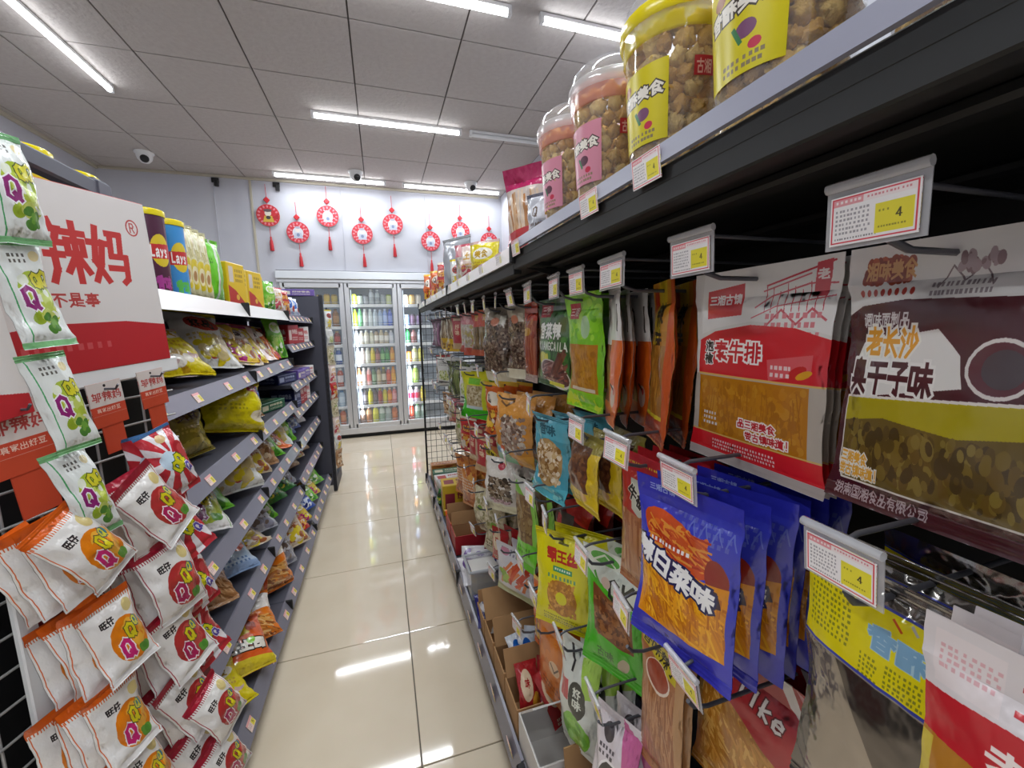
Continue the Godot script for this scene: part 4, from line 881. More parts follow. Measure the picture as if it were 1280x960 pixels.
	q.r(0, 0, 100, 10, "#c84c18"); q.p([10, 14, 60, 10, 70, 50, 14, 60], "#d8b828"); q.e(40, 30, 14, 10, "#efe4d0"); q.t("好土司", 18, 62, 24, 6, "#efe8dc", "#241c14", 5.0, 0.1); q.e(66, 70, 8, 8, "#8cc83c"); q.p([0, 100, 100, 112, 100, 133, 0, 133], "#d8c02c"); q.blobs(60, 10, 96, 50, ["#a83c14", "#8c2c10"], 10, 5, 10)
	printed("p_toast", q, 0.24)
	for d in [["p_magenta", "#c8b8b0", "#a81c54", "#b83034", "#d8b070"], ["p_lbigyellow", "#dccc0c", "#b82c34", "#3c64b0", "#e8dcc0"], ["p_lnoodle", "#b07c50", "#c8503c", "#c89868", "#8c5838"], ["p_lbluered", "#a8bcd4", "#d04828", "#dce4ec", "#7c98c0"], ["p_lorangebig", "#dc7418", "#e8e0d8", "#c84c14", "#d8a84c"]]:
		q = Pr.new(260, 340, d[1], 78)
		if d[0] == "p_magenta":
			q.r(0, 0, 100, 28, d[2]); q.strips(6, 30, 94, 124, ["#c8a078", "#d8c0a8", "#b07848"], 40, 60, 5, 1.4, 0.4); q.p([0, 86, 100, 74, 100, 131, 0, 131], d[3]); q.r(0, 118, 40, 131, d[4])
		elif d[0] == "p_lbigyellow":
			q.p([60, 8, 96, 14, 92, 40, 62, 36], d[2]); q.t("好", 68, 14, 18, 3, "#f0e8d8"); q.p([92, 14, 100, 20, 100, 54, 88, 46], d[3]); q.e(84, 96, 18, 14, d[4]); q.small(14, 70, 60, 2, 5, "#a89c10")
		elif d[0] == "p_lnoodle":
			q.strips(0, 0, 100, 131, ["#c08c5c", "#a06c40", "#d0a478", "#8c5c34"], 160, 44, 3, 0.6, 1.4); q.e(66, 56, 24, 16, "#d8b89c"); q.t("美味", 48, 46, 18, 3, d[2])
		elif d[0] == "p_lbluered":
			q.r(0, 0, 100, 10, "#c8d4e4"); q.blobs(40, 30, 92, 84, ["#d8583c", "#c03c20", "#e08060"], 30, 6, 13); q.small(10, 96, 90, 3, 6, "#5c78a4"); q.r(0, 112, 100, 131, "#8ca4c8")
		else:
			q.p([0, 20, 60, 0, 100, 10, 100, 50, 40, 60], "#ece4dc"); q.p([20, 30, 60, 20, 50, 60, 24, 66], "#d8b82c"); q.strips(4, 70, 96, 128, ["#b86c2c", "#d89c50", "#8c4c20", "#e0b070"], 90, 30, 4, 0.5, 1.4); q.l([34, 60, 30, 128], 8, d[3])
		printed(d[0], q, 0.24)
	for d in [["p_tubepurple", "#4c2038", "#a83c8c", "#c89c7c"], ["p_tubeblue", "#3c8ccc", "#5cb850", "#d8a03c"]]:
		q = Pr.new(400, 340, d[1], 82)
		for k in 3:
			var x := 33.3 * k
			q.e(x + 16.6, 20, 11, 9, "#d8bc28"); q.p([x + 4, 17, x + 29, 16, x + 29, 24, x + 4, 25], "#c02c2c"); q.t("Lays", x + 6, 17.4, 6.4, 1.2, "#f0ece8"); q.t("香味", x + 8, 34, 8, 1.6, d[2]); q.e(x + 15, 54, 9, 7, d[3]); q.e(x + 19, 70, 8, 7, "#9cc83c" if d[0] == "p_tubeblue" else "#8c3c4c")
		printed(d[0], q, 0.25, false)
	q = Pr.new(220, 420, "#d8d0a0", 84)   # cream and yellow cracker packets
	q.r(0, 0, 26, 190, "#e0c818"); q.strips(20, 4, 98, 90, ["#c8bc84", "#ece8cc", "#b0a468"], 24, 40, 5, 1.5, 0.4); q.e(66, 130, 34, 40, "#d8c024"); q.e(66, 132, 20, 24, "#e8dcb0"); q.e(66, 134, 12, 14, "#b88850"); q.small(14, 176, 60, 1, 7, "#5c5424")
	printed("p_cracker", q, 0.3)
	q = Pr.new(220, 420, "#6cc820", 85)
	q.r(48, 0, 60, 190, "#dce4d4"); q.e(70, 140, 16, 30, "#c8a8b0"); q.e(70, 106, 5, 16, "#e8dce0"); q.small(10, 60, 40, 2, 6, "#4c8c18"); q.r(60, 40, 100, 190, "#8cc864")
	printed("p_crackergreen", q, 0.3)
	q = Pr.new(300, 260, "#d8b414", 86)   # yellow boxes with a red sash
	q.p([0, 46, 40, 56, 100, 86, 0, 86], "#b02c24"); q.r(10, 8, 34, 40, "#c8bcb0"); q.e(50, 70, 9, 6, "#d8a83c"); q.small(44, 12, 92, 3, 6, "#8c6c10")
	printed("p_yellowbox", q, 0.35, false)
	for d in [["p_boxred", "#a4242c", "#d8c8c0"], ["p_boxnavy", "#20285c", "#a8b0cc"], ["p_boxgreen", "#1f5c3c", "#d0c8a8"], ["p_boxgrey", "#b4b0b0", "#3c3838"], ["p_boxyellow", "#d8b42c", "#8c2c3c"], ["p_boxpurple", "#6c54a0", "#d8d0c0"], ["p_boxwhite", "#dcd8d4", "#b83430"]]:
		q = Pr.new(240, 120, d[1], 90)
		q.r(6, 14, 30, 40, d[2]); q.t("好味香品", 36, 12, 12, 2.0, d[2]); q.small(36, 32, 90, 2, 3.4, d[2])
		printed(d[0], q, 0.4, false)
	for d in [["p_sachetwhite", "#dcd8dc", "#6c4c94", "#b83834"], ["p_sachetnavy", "#24246c", "#d8d4d8", "#c88c70"], ["p_sachetred", "#a82428", "#e0c8a8", "#d89c30"], ["p_sachetblue", "#d8dce4", "#1c5cb0", "#b83c2c"]]:
		q = Pr.new(200, 260, d[1], 95)
		q.e(36, 50, 26, 36, d[2]); q.t("味", 26, 34, 22, 3, d[1]); q.e(72, 90, 18, 22, d[3]); q.small(20, 110, 84, 2, 6, d[2])
		printed(d[0], q, 0.22)
	# --- tubs
	for d in [["p_tubyellow", "#d8c814", "#7c4c70"], ["p_tubpink", "#d88ca0", "#5c2c40"]]:
		q = Pr.new(300, 360, d[1], 99)
		q.t("香酥美食", 8, 30, 20, 3.6, "#efe8dc", "#3c3028", 4.0); q.e(26, 20, 10, 8, "#a86c4c"); q.e(60, 72, 12, 10, d[2]); q.l([46, 66, 54, 84], 5, "#3c7c4c"); q.e(70, 92, 7, 6, "#c82c4c"); q.small(30, 100, 84, 2, 5, "#8c7c5c")
		printed(d[0], q, 0.3, false)
	q = Pr.new(120, 60, "#b8242c", 100); q.t("古湘", 12, 8, 36, 5, "#e8b8a8"); printed("p_tubtag", q, 0.3, false)
	# --- red paper-cut disc
	q = Pr.new(256, 256, "#c8303c", 101)
	for k in 16: q.e(50 + 40 * cos(k * TAU / 16), 50 + 40 * sin(k * TAU / 16), 6, 4, "#d8808a", k * TAU / 16)
	for k in 8: q.e(50 + 30 * cos(k * TAU / 8 + 0.3), 50 + 30 * sin(k * TAU / 8 + 0.3), 5, 3, "#e0a0a4", k * TAU / 8)
	q.e(50, 52, 24, 26, "#cfd0d8"); q.e(50, 40, 10, 10, "#e0d4cc"); q.e(50, 28, 12, 6, "#a8a8b8"); q.p([36, 52, 64, 52, 72, 78, 28, 78], "#b8bccc"); q.e(50, 62, 7, 8, "#7c88a8")
	printed("p_discpale", q, 0.5, false)
	q = Pr.new(256, 256, "#c02830", 102)
	for k in 16: q.e(50 + 40 * cos(k * TAU / 16), 50 + 40 * sin(k * TAU / 16), 6, 4, "#d8808a", k * TAU / 16)
	q.e(50, 40, 14, 14, "#d8cfc0"); q.e(50, 28, 18, 7, "#5c4c50"); q.p([34, 52, 66, 52, 74, 80, 26, 80], "#c8a83c"); q.e(50, 60, 10, 8, "#3c3438"); q.p([66, 60, 96, 40, 92, 70], "#a82028")
	printed("p_discdark", q, 0.5, false)

# ---------------------------------------------------------------- goods on the peg hooks
const HOOKS := [
	# tag height, z, x of the front packet, print, width, height, thickness, turn, count, spacing, shape, what it is
	[1.438, -0.165, 0.40, "p_changsha", 0.20, 0.222, 0.028, 0, 4, 0.03, "flat", "maroon and white tofu snack bag"],
	[1.438, -0.362, 0.40, "p_beef", 0.182, 0.235, 0.012, 0, 7, 0.015, "flat", "red and white bag with amber sheet"],
	[1.438, -0.515, 0.40, "p_orange", 0.105, 0.24, 0.022, -22, 2, 0.04, "flatb", "orange-yellow narrow bag"],
	[1.438, -0.625, 0.385, "p_whiteorange", 0.10, 0.235, 0.018, -20, 4, 0.024, "softb", "white-headed orange bag"],
	[1.438, -0.715, 0.37, "p_greenamber", 0.135, 0.225, 0.024, 3, 3, 0.045, "flatb", "bright green bag with amber sheet"],
	[1.438, -0.86, 0.375, "p_xiangcai", 0.185, 0.20, 0.020, 0, 2, 0.04, "flat", "dark green coriander stick bag"],
	[1.438, -1.0, 0.37, "p_redstick", 0.075, 0.205, 0.028, 5, 3, 0.04, "flat", "slim red-brown stick packet"],
	[1.438, -1.12, 0.38, "p_mushroom", 0.11, 0.21, 0.05, 25, 2, 0.07, "softb", "brown dried mushroom bag beside the red stick packets"],
	[1.438, -1.26, 0.36, "p_mushroom", 0.12, 0.235, 0.05, 40, 2, 0.07, "soft", "brown dried mushroom bag with pale foot, slanting"],
	[1.438, -1.42, 0.37, "p_redbrown", 0.13, 0.165, 0.028, 25, 3, 0.04, "flat", "red-topped brown packet next to the mushrooms"],
	[1.438, -1.57, 0.37, "p_redbrown", 0.12, 0.17, 0.026, 20, 3, 0.04, "flatb", "red-topped brown packet on the farther hook"],
	[1.438, -1.72, 0.37, "p_pink", 0.13, 0.18, 0.028, 25, 3, 0.04, "flat", "pink-topped packet with pale window"],
	[1.438, -1.87, 0.38, "p_pink", 0.12, 0.175, 0.028, 20, 2, 0.05, "flatb", "pink-topped packet on the farther hook"],
	[1.438, -2.04, 0.38, "p_redplain", 0.15, 0.17, 0.024, 25, 2, 0.05, "flat", "plain red packet with cream border"],
	[1.438, -2.25, 0.38, "p_yellowfoot", 0.14, 0.19, 0.03, 25, 3, 0.05, "softb", "brown strip bag with yellow foot"],
	[1.438, -2.45, 0.38, "p_yellowfoot", 0.14, 0.19, 0.03, 25, 2, 0.05, "soft", "brown strip bag with yellow foot, farther hook"],
	[1.438, -2.75, 0.38, "p_purple", 0.15, 0.185, 0.03, 20, 3, 0.05, "flat", "dark purple packet with pale stripe"],
	[1.438, -2.95, 0.38, "p_purple", 0.15, 0.185, 0.03, 20, 2, 0.05, "flatb", "dark purple packet, farthest on the top row"],
	[1.172, -0.165, 0.375, "p_silver", 0.20, 0.254, 0.035, 0, 3, 0.05, "fat", "silver pouch with yellow label"],
	[1.205, -0.075, 0.305, "p_sanxiang", 0.13, 0.19, 0.02, 2, 3, 0.02, "flat", "white over red snack bag"],
	[1.190, -0.37, 0.325, "p_blue", 0.138, 0.214, 0.024, 14, 6, 0.032, "flatb", "blue spicy cabbage shreds bag"],
	[1.184, -0.494, 0.36, "p_redbeef", 0.114, 0.216, 0.020, 5, 4, 0.03, "flat", "red beef tendon bag"],
	[1.190, -0.622, 0.33, "p_yellowbrown", 0.10, 0.137, 0.026, 2, 3, 0.04, "soft", "brown jerky bag with yellow foot"],
	[1.172, -0.86, 0.365, "p_teal", 0.145, 0.195, 0.04, 12, 3, 0.055, "softb", "teal nut bag"],
	[1.175, -1.15, 0.37, "p_orangenut", 0.17, 0.215, 0.04, 25, 3, 0.06, "soft", "orange nut bag with multicolour foot"],
	[1.185, -1.38, 0.37, "p_lorange", 0.13, 0.19, 0.035, 20, 3, 0.05, "softb", "red and orange nut bag"],
	[1.19, -1.68, 0.37, "p_yellowgreen", 0.17, 0.195, 0.035, 30, 3, 0.05, "flatb", "yellow and green seed bag"],
	[1.19, -1.93, 0.38, "p_white", 0.12, 0.18, 0.03, 20, 2, 0.05, "flat", "pale white packet beside the seed bags"],
	[1.19, -2.1, 0.38, "p_darkgreen", 0.15, 0.185, 0.04, 25, 3, 0.05, "soft", "dark green seaweed bag"],
	[1.19, -2.3, 0.38, "p_darkgreen", 0.14, 0.18, 0.04, 20, 2, 0.05, "softb", "dark green seaweed bag, farther hook"],
	[1.19, -2.62, 0.38, "p_white", 0.17, 0.19, 0.04, 30, 2, 0.06, "fat", "white pouch with green print"],
	[1.19, -2.9, 0.39, "p_redbrown", 0.12, 0.2, 0.03, 20, 2, 0.05, "flat", "red-topped brown packet at the fridge end"],
	[0.93, -0.349, 0.455, "p_like", 0.225, 0.24, 0.03, 10, 3, 0.04, "flat", "red fries bag with thumbs-up lettering"],
	[0.90, -0.475, 0.385, "p_brownlong", 0.09, 0.25, 0.022, 8, 2, 0.02, "flat", "long brown strip bag with yellow label"],
	[0.972, -0.60, 0.375, "p_greenok", 0.13, 0.24, 0.03, 25, 3, 0.045, "flatb", "green and white bag with brown window"],
	[0.928, -0.77, 0.355, "p_yellow", 0.145, 0.23, 0.03, 38, 2, 0.05, "fat", "bright yellow ring snack bag"],
	[0.98, -0.86, 0.43, "p_darkred", 0.13, 0.17, 0.03, 20, 3, 0.05, "soft", "dark red bag with red flag header"],
	[0.945, -1.07, 0.37, "p_greenfoot", 0.11, 0.28, 0.03, 15, 3, 0.05, "softb", "brown bag with bright green foot"],
	[0.945, -1.26, 0.36, "p_whitemush", 0.14, 0.185, 0.04, 40, 2, 0.06, "soft", "white-footed mushroom bag"],
	[0.945, -1.42, 0.37, "p_brownlong", 0.10, 0.24, 0.03, 25, 2, 0.05, "softb", "brown wavy strip bag"],
	[0.945, -1.58, 0.38, "p_redplain", 0.13, 0.16, 0.03, 25, 3, 0.045, "flatb", "red packet in the third row"],
	[0.945, -1.74, 0.38, "p_redplain", 0.12, 0.16, 0.03, 20, 3, 0.045, "flat", "red packet on the third row middle hook"],
	[0.945, -1.92, 0.38, "p_lred", 0.13, 0.17, 0.03, 25, 3, 0.05, "flat", "red patterned packet in the third row"],
	[0.945, -2.1, 0.38, "p_beige", 0.12, 0.2, 0.03, 20, 2, 0.05, "soft", "pale beige packet in the third row"],
	[0.945, -2.5, 0.4, "p_pink", 0.10, 0.15, 0.03, 20, 2, 0.05, "flat", "slim pinkish packet near the fridge"],
	[0.945, -2.75, 0.4, "p_lbrown", 0.10, 0.15, 0.03, 20, 2, 0.05, "flat", "slim brown packet near the fridge"],
	[0.69, -0.555, 0.36, "p_plum", 0.095, 0.27, 0.035, 22, 2, 0.04, "soft", "white and pink plum packet"],
	[0.715, -0.70, 0.36, "p_lime", 0.105, 0.27, 0.035, 25, 3, 0.045, "soft", "white and green lime packet"],
	[0.64, -0.85, 0.365, "p_orangeflat", 0.14, 0.21, 0.02, 12, 2, 0.04, "flat", "plain orange packet"],
	[0.70, -0.945, 0.375, "p_lorange", 0.085, 0.2, 0.03, 15, 2, 0.05, "flat", "slim yellow and orange packet"],
	[0.675, -1.17, 0.37, "p_pepper", 0.17, 0.17, 0.03, 30, 2, 0.05, "flat", "white packet with red peppers"],
	[0.675, -1.31, 0.36, "p_sachetred", 0.08, 0.12, 0.02, 30, 2, 0.04, "flat", "small red packet over the tray"],
	[0.675, -1.5, 0.39, "p_beige", 0.13, 0.2, 0.04, 30, 3, 0.05, "softb", "beige packet over the red cartons"],
	[0.675, -1.68, 0.39, "p_beige", 0.13, 0.2, 0.04, 25, 3, 0.05, "soft", "beige packet over the red cartons, farther hook"],
	[0.70, -1.95, 0.38, "p_orangepack", 0.13, 0.22, 0.03, 25, 3, 0.05, "flat", "orange and cream packet over the yellow box"],
	[0.70, -2.12, 0.38, "p_orangepack", 0.12, 0.22, 0.03, 25, 2, 0.05, "flatb", "orange and cream packet, farther hook"],
]
func hanging_right():
	for d in HOOKS:
		var big: bool = d[1] > -1.1
		var nice: String = d[11]
		var z: float = d[1] * 1.12
		var top: float = 1.3554 + (d[0] - 0.022 - 1.3554) * 1.12
		var row: float = 1.438 if d[0] > 1.3 else (1.162 if z > -1.0 else 1.19) if d[0] > 1.1 else (0.90 if z > -1.0 else 0.945) if d[0] > 0.85 else (0.64 if z > -1.0 else 0.675)
		row = maxf(row, top + 0.012)
		hook(row, minf(top - 0.014, row - 0.03), z - (0.034 if d[1] > -0.2 and d[1] < -0.1 else 0.0), "wire hook with price tag for the " + nice, rng.randf_range(-6, 6) if d[1] > -0.6 and d[0] > 1.0 else rng.randf_range(-14, 0))
		for k in d[8]:
			var x: float = (d[2] + k * d[9]) * 1.12
			var yaw: float = -90.0 + d[7] + (rng.randf_range(-5, 5) if k > 0 else 0.0)
			var pos := Vector3(x, top - 0.002 * k, z + (rng.randf_range(-0.006, 0.006) if k > 0 else 0.0))
			var cnt: String = (ORD[k] + " on its hook") if d[8] > 1 else "alone on its hook"
			bag("snack_bag", "%s, %s" % [nice, cnt], "snack bag", nice + " row", d[3], d[10], pos, yaw, rng.randf_range(-2, 2), Vector3(d[4], d[5], d[6]) * 1.12, big and k < 2)
	# empty hooks between the goods
	var free := [[0.945, -2.28], [0.945, -2.95], [0.675, -2.3], [0.675, -2.5], [0.70, -2.75], [0.44, -1.1], [0.44, -1.4], [0.44, -1.75], [1.19, -3.1]]
	for i in free.size():
		hook(free[i][0], free[i][0] - 0.036, free[i][1], "bare wire hook with price tag, %s from the camera among empty ones" % ["nearest", "second", "third", "fourth", "fifth", "sixth", "seventh", "eighth", "ninth"][i], 8.0)

# ---------------------------------------------------------------- base tray on the right
func carton(called: String, label: String, x0: float, x1: float, z: float, ln: float, h: float, mt: String, lid := 0.0, lid_tilt := 20.0, inside := "cardboard"):
	var t := thing(called, Vector3((x0 + x1) / 2, 0.1555, z))
	var w := x1 - x0; var k := 0.004
	obj("bottom", bx(Vector3(0, k / 2, 0), Vector3(w, k, ln)), M[mt], t)
	for s in [-1.0, 1.0]:
		obj("side_wall", bx(Vector3(s * (w / 2 - k / 2), h / 2, 0), Vector3(k, h, ln)), M[mt], t)
		obj("end_wall", bx(Vector3(0, h / 2, s * (ln / 2 - k / 2)), Vector3(w - 2 * k, h, k)), M[mt], t)
	if mt == "red_card":
		for e in [-1.0, 1.0]:
			obj("liner", bx(Vector3(e * (w / 2 - k - 0.0012), h / 2 + 0.001, 0), Vector3(0.002, h - 0.006, ln - 2 * k - 0.004)), M.cardboard, t)
			obj("liner", bx(Vector3(0, h / 2 + 0.001, e * (ln / 2 - k - 0.0012)), Vector3(w - 2 * k - 0.006, h - 0.006, 0.002)), M.cardboard, t)
	if lid > 0.0:
		var l := obj("lid_flap", bx(Vector3(0, lid / 2, 0), Vector3(w - 0.01, lid, k)), M[inside], t, Vector3(0, h, -ln / 2 + k)); l.rotation_degrees.x = -lid_tilt
	tag(t, label, "carton", "open cartons in the base tray")
func sachets(n: int, x0: float, x1: float, z: float, y: float, mt: String, nice: String, sz: Vector3, pitch := -25.0, yaw := 0.0, spread := 0.03):
	for i in n:
		var x := lerpf(x0, x1, (i + 0.5) / n)
		bag("sachet", "%s, %s counting from the aisle" % [nice, ["first", "second", "third", "fourth", "fifth", "sixth"][i]], "sachet", nice + " heap", mt, ["soft", "fat", "softb"][i % 3], Vector3(x, y, z + rng.randf_range(-spread, spread)), yaw + rng.randf_range(-20, 20), pitch + rng.randf_range(-10, 10), sz, false, rng.randf_range(-12, 12))
func tray_right():
	carton("open_carton", "tan open carton in the tray, nearest the camera", 0.36, 0.62, -0.72, 0.13, 0.10, "cardboard", 0.08, 10)
	carton("open_carton", "white open carton with tall raised flap in the tray", 0.31, 0.60, -0.90, 0.16, 0.11, "cardboard_white", 0.15, -42, "cardboard_white")
	carton("open_carton", "tan carton holding red sachets behind the white carton", 0.31, 0.58, -1.055, 0.12, 0.10, "cardboard", 0.08, 28)
	sachets(6, 0.345, 0.575, -1.045, 0.335, "p_sachetred", "red and brown sachet in a tan carton", Vector3(0.075, 0.15, 0.03), -30)
	carton("open_carton", "tan carton holding blue and white sachets", 0.31, 0.59, -1.19, 0.12, 0.10, "cardboard", 0.09, 25)
	sachets(6, 0.35, 0.58, -1.18, 0.335, "p_sachetblue", "white sachet with blue spot in a carton", Vector3(0.075, 0.15, 0.03), -30)
	carton("open_carton", "tan empty carton with both flaps up in the tray", 0.31, 0.58, -1.325, 0.12, 0.10, "cardboard", 0.11, 35)
	carton("open_carton", "tan carton holding red and white packs by the navy bags", 0.31, 0.56, -1.455, 0.11, 0.09, "cardboard", 0.05, 10)
	sachets(4, 0.345, 0.54, -1.45, 0.31, "p_boxwhite", "white pack with red lettering in a carton", Vector3(0.07, 0.13, 0.03), -30)
	sachets(6, 0.33, 0.62, -1.57, 0.25, "p_sachetnavy", "navy sachet in the heap before the clear tub", Vector3(0.10, 0.13, 0.035), -50, -15, 0.03)
	sachets(5, 0.48, 0.64, -1.72, 0.30, "p_sachetnavy", "navy sachet in the heap beside the clear tub", Vector3(0.10, 0.14, 0.035), -45, -40, 0.05)
	# clear plastic tub with a paper insert
	var t := thing("clear_tub", Vector3(0.40, 0.1555, -1.72))
	var b := MB.new()
	for s in [-1.0, 1.0]:
		b.box(Vector3(s * 0.084, 0.065, 0), Vector3(0.003, 0.13, 0.14)); b.box(Vector3(0, 0.065, s * 0.069), Vector3(0.165, 0.13, 0.003))
	b.box(Vector3(0, 0.002, 0), Vector3(0.17, 0.003, 0.14))
	obj("wall", b.mesh(), mat("tub_plastic", "#dfe3ea", 0.12, 0.0, 0.3), t)
	var rm := MB.new()
	for s in [-1.0, 1.0]:
		rm.box(Vector3(s * 0.09, 0.133, 0), Vector3(0.012, 0.01, 0.155), 0.003); rm.box(Vector3(0, 0.133, s * 0.074), Vector3(0.18, 0.01, 0.012), 0.003)
	obj("rim", rm.mesh(), mat("tub_rim", "#c4c6cc", 0.2, 0.0, 0.7), t)
	obj("paper_insert", bx(Vector3(-0.012, 0.115, 0.0), Vector3(0.125, 0.0015, 0.12)), M.cardboard_white, t)
	obj("contents", bx(Vector3(0, 0.045, 0), Vector3(0.15, 0.08, 0.12), 0.02), mat("biscuits", "#b89a5c", 0.6), t)
	tag(t, "clear plastic tub with white paper insert in the tray", "tub")
	sachets(6, 0.33, 0.56, -1.90, 0.245, "p_sachetwhite", "white and purple sachet behind the clear tub", Vector3(0.12, 0.15, 0.035), -60, 0, 0.05)
	carton("open_carton", "red carton with tan inside, nearer of two in the tray", 0.31, 0.60, -2.10, 0.14, 0.105, "red_card", 0.07, 12)
	carton("open_carton", "red carton with tan inside, farther of two in the tray", 0.31, 0.60, -2.26, 0.14, 0.10, "red_card", 0.06, 12)
	sachets(5, 0.34, 0.58, -2.42, 0.25, "p_lorange", "orange sachet between the cartons and yellow box", Vector3(0.11, 0.13, 0.03), -60, 0, 0.03)
	for d in [[-2.58, "p_boxyellow", 0.14, 0.2, "yellow snack box with dark red print in the tray"], [-2.76, "p_boxgrey", 0.12, 0.14, "grey printed box in the tray behind the yellow box"], [-2.93, "p_boxwhite", 0.13, 0.11, "white and red flat box in the tray near the fridge"], [-3.09, "p_boxgreen", 0.11, 0.10, "pale green flat box in the tray near the fridge"], [-3.22, "p_orangepack", 0.08, 0.12, "orange and white pack at the far end of the tray"]]:
		var o := obj("snack_box", bx(Vector3(0, d[3] / 2, 0), Vector3(0.26, d[3], d[2]), 0.003), M[d[1]], null, Vector3(0.45, 0.1555, d[0])); o.rotation_degrees.y = rng.randf_range(-4, 4)
		tag(o, d[4], "box", "boxes in the base tray")
	var g := bag("green_packet", "small dark green packet wedged at the tray edge", "packet", "", "p_lgreend", "soft", Vector3(0.33, 0.27, -2.68), -60, -10, Vector3(0.06, 0.11, 0.03))

# ---------------------------------------------------------------- goods on the right top shelf
func popcorn_mesh(sd: int) -> ArrayMesh:
	var f := FastNoiseLite.new(); f.seed = sd; f.frequency = 1.0
	var b := MB.new(); var k := 16
	for j in 13:
		for i in k:
			var th := PI * j / 12.0; var ph := TAU * i / k
			var p := Vector3(sin(th) * cos(ph), cos(th), sin(th) * sin(ph))
			var r := 1.0 + 0.30 * f.get_noise_3dv(p * 1.3) + 1.0 * absf(f.get_noise_3dv(p * 3.0 + Vector3(7, 3, 1))) - 0.2
			b.v.append(p * r); b.n.append(p * 0.001); b.u.append(Vector2(0.5, 0.5)); b.c.append(Color.WHITE)
		if j > 0: b.ring(j * k, (j - 1) * k, k)
	for t in range(0, b.ix.size(), 3):
		var nn := (b.v[b.ix[t + 2]] - b.v[b.ix[t]]).cross(b.v[b.ix[t + 1]] - b.v[b.ix[t]])
		for q in 3: b.n[b.ix[t + q]] += nn
	for i in b.n.size(): b.n[i] = b.n[i].normalized()
	return b.mesh()
func popcorn_tub(z: float, x: float, yellow: bool, label: String, corn: Array):
	var t := thing("popcorn_tub", Vector3(x, 1.5235, z))
	var h := 0.192; var r0 := 0.053; var r1 := 0.0655
	var b := MB.new(); b.lathe([[0.0, 0.002], [r0 - 0.004, 0.0], [r0, 0.004], [lerpf(r0, r1, 0.5), h * 0.5], [r1, h], [r1 + 0.003, h + 0.002]], 28)
	obj("cup", b.mesh(), M.clear, t)
	var lidc := "lid_yellow" if yellow else "lid_pink"
	mat("lid_yellow", "#e0cc0c", 0.2); mat("lid_pink", "#dc9488", 0.15, 0.0, 0.45)
	b = MB.new(); b.lathe([[r1 + 0.0015 - 0.003, h - 0.032], [r1 + 0.001, h - 0.03], [r1 + 0.0025, h - 0.002]], 28)
	obj("top_band", b.mesh(), mat("band_yellow", "#e4d40c", 0.15, 0.0, 0.55) if yellow else mat("band_pink", "#e08c7c", 0.15, 0.0, 0.5), t)
	b = MB.new(); b.lathe([[r1 + 0.004, h - 0.012], [r1 + 0.006, h - 0.008], [r1 + 0.006, h + 0.004], [r1 + 0.003, h + 0.007]], 28)
	obj("lid_rim", b.mesh(), M[lidc] if yellow else mat("lid_clear", "#f4f0f0", 0.1, 0.0, 0.35), t)
	b = MB.new(); b.lathe([[r1 + 0.004, h + 0.006], [r1, h + 0.02], [r1 * 0.8, h + 0.034], [r1 * 0.4, h + 0.042], [0.0, h + 0.043]], 28)
	obj("lid_dome", b.mesh(), M.clear, t)
	# printed label on the cup, facing the aisle
	b = MB.new()
	var yb := 0.05; var yt := 0.135
	b.lathe([[lerpf(r0, r1, yb / h) + 0.0008, yb], [lerpf(r0, r1, yt / h) + 0.0008, yt]], 12, Vector3.ZERO, PI * 0.76, PI * 1.2)
	obj("label", b.mesh(), M.p_tubyellow if yellow else M.p_tubpink, t)
	b = MB.new(); b.lathe([[lerpf(r0, r1, 0.11 / h) + 0.001, 0.11], [lerpf(r0, r1, 0.13 / h) + 0.001, 0.13]], 6, Vector3.ZERO, PI * 0.5, PI * 0.62)
	obj("side_tag", b.mesh(), M.p_tubtag, t)
	for row in 10:
		var y := 0.014 + row * 0.0178
		var rr := lerpf(r0, r1, y / h) - 0.0135
		for i in 15:
			var a := TAU * (i + 0.5 * (row % 2)) / 15.0 + rng.randf_range(-0.1, 0.1)
			var o := obj("popcorn", corn[(i * 3 + row) % 3], [M.corn_a, M.corn_b, M.corn_c][rng.randi() % 3], t, Vector3(cos(a) * rr, y + rng.randf_range(-0.003, 0.003), sin(a) * rr))
			o.scale = Vector3.ONE * rng.randf_range(0.0092, 0.0118); o.rotation = Vector3(rng.randf() * 6, rng.randf() * 6, 0)
	tag(t, label, "tub", "popcorn tubs on the top shelf")
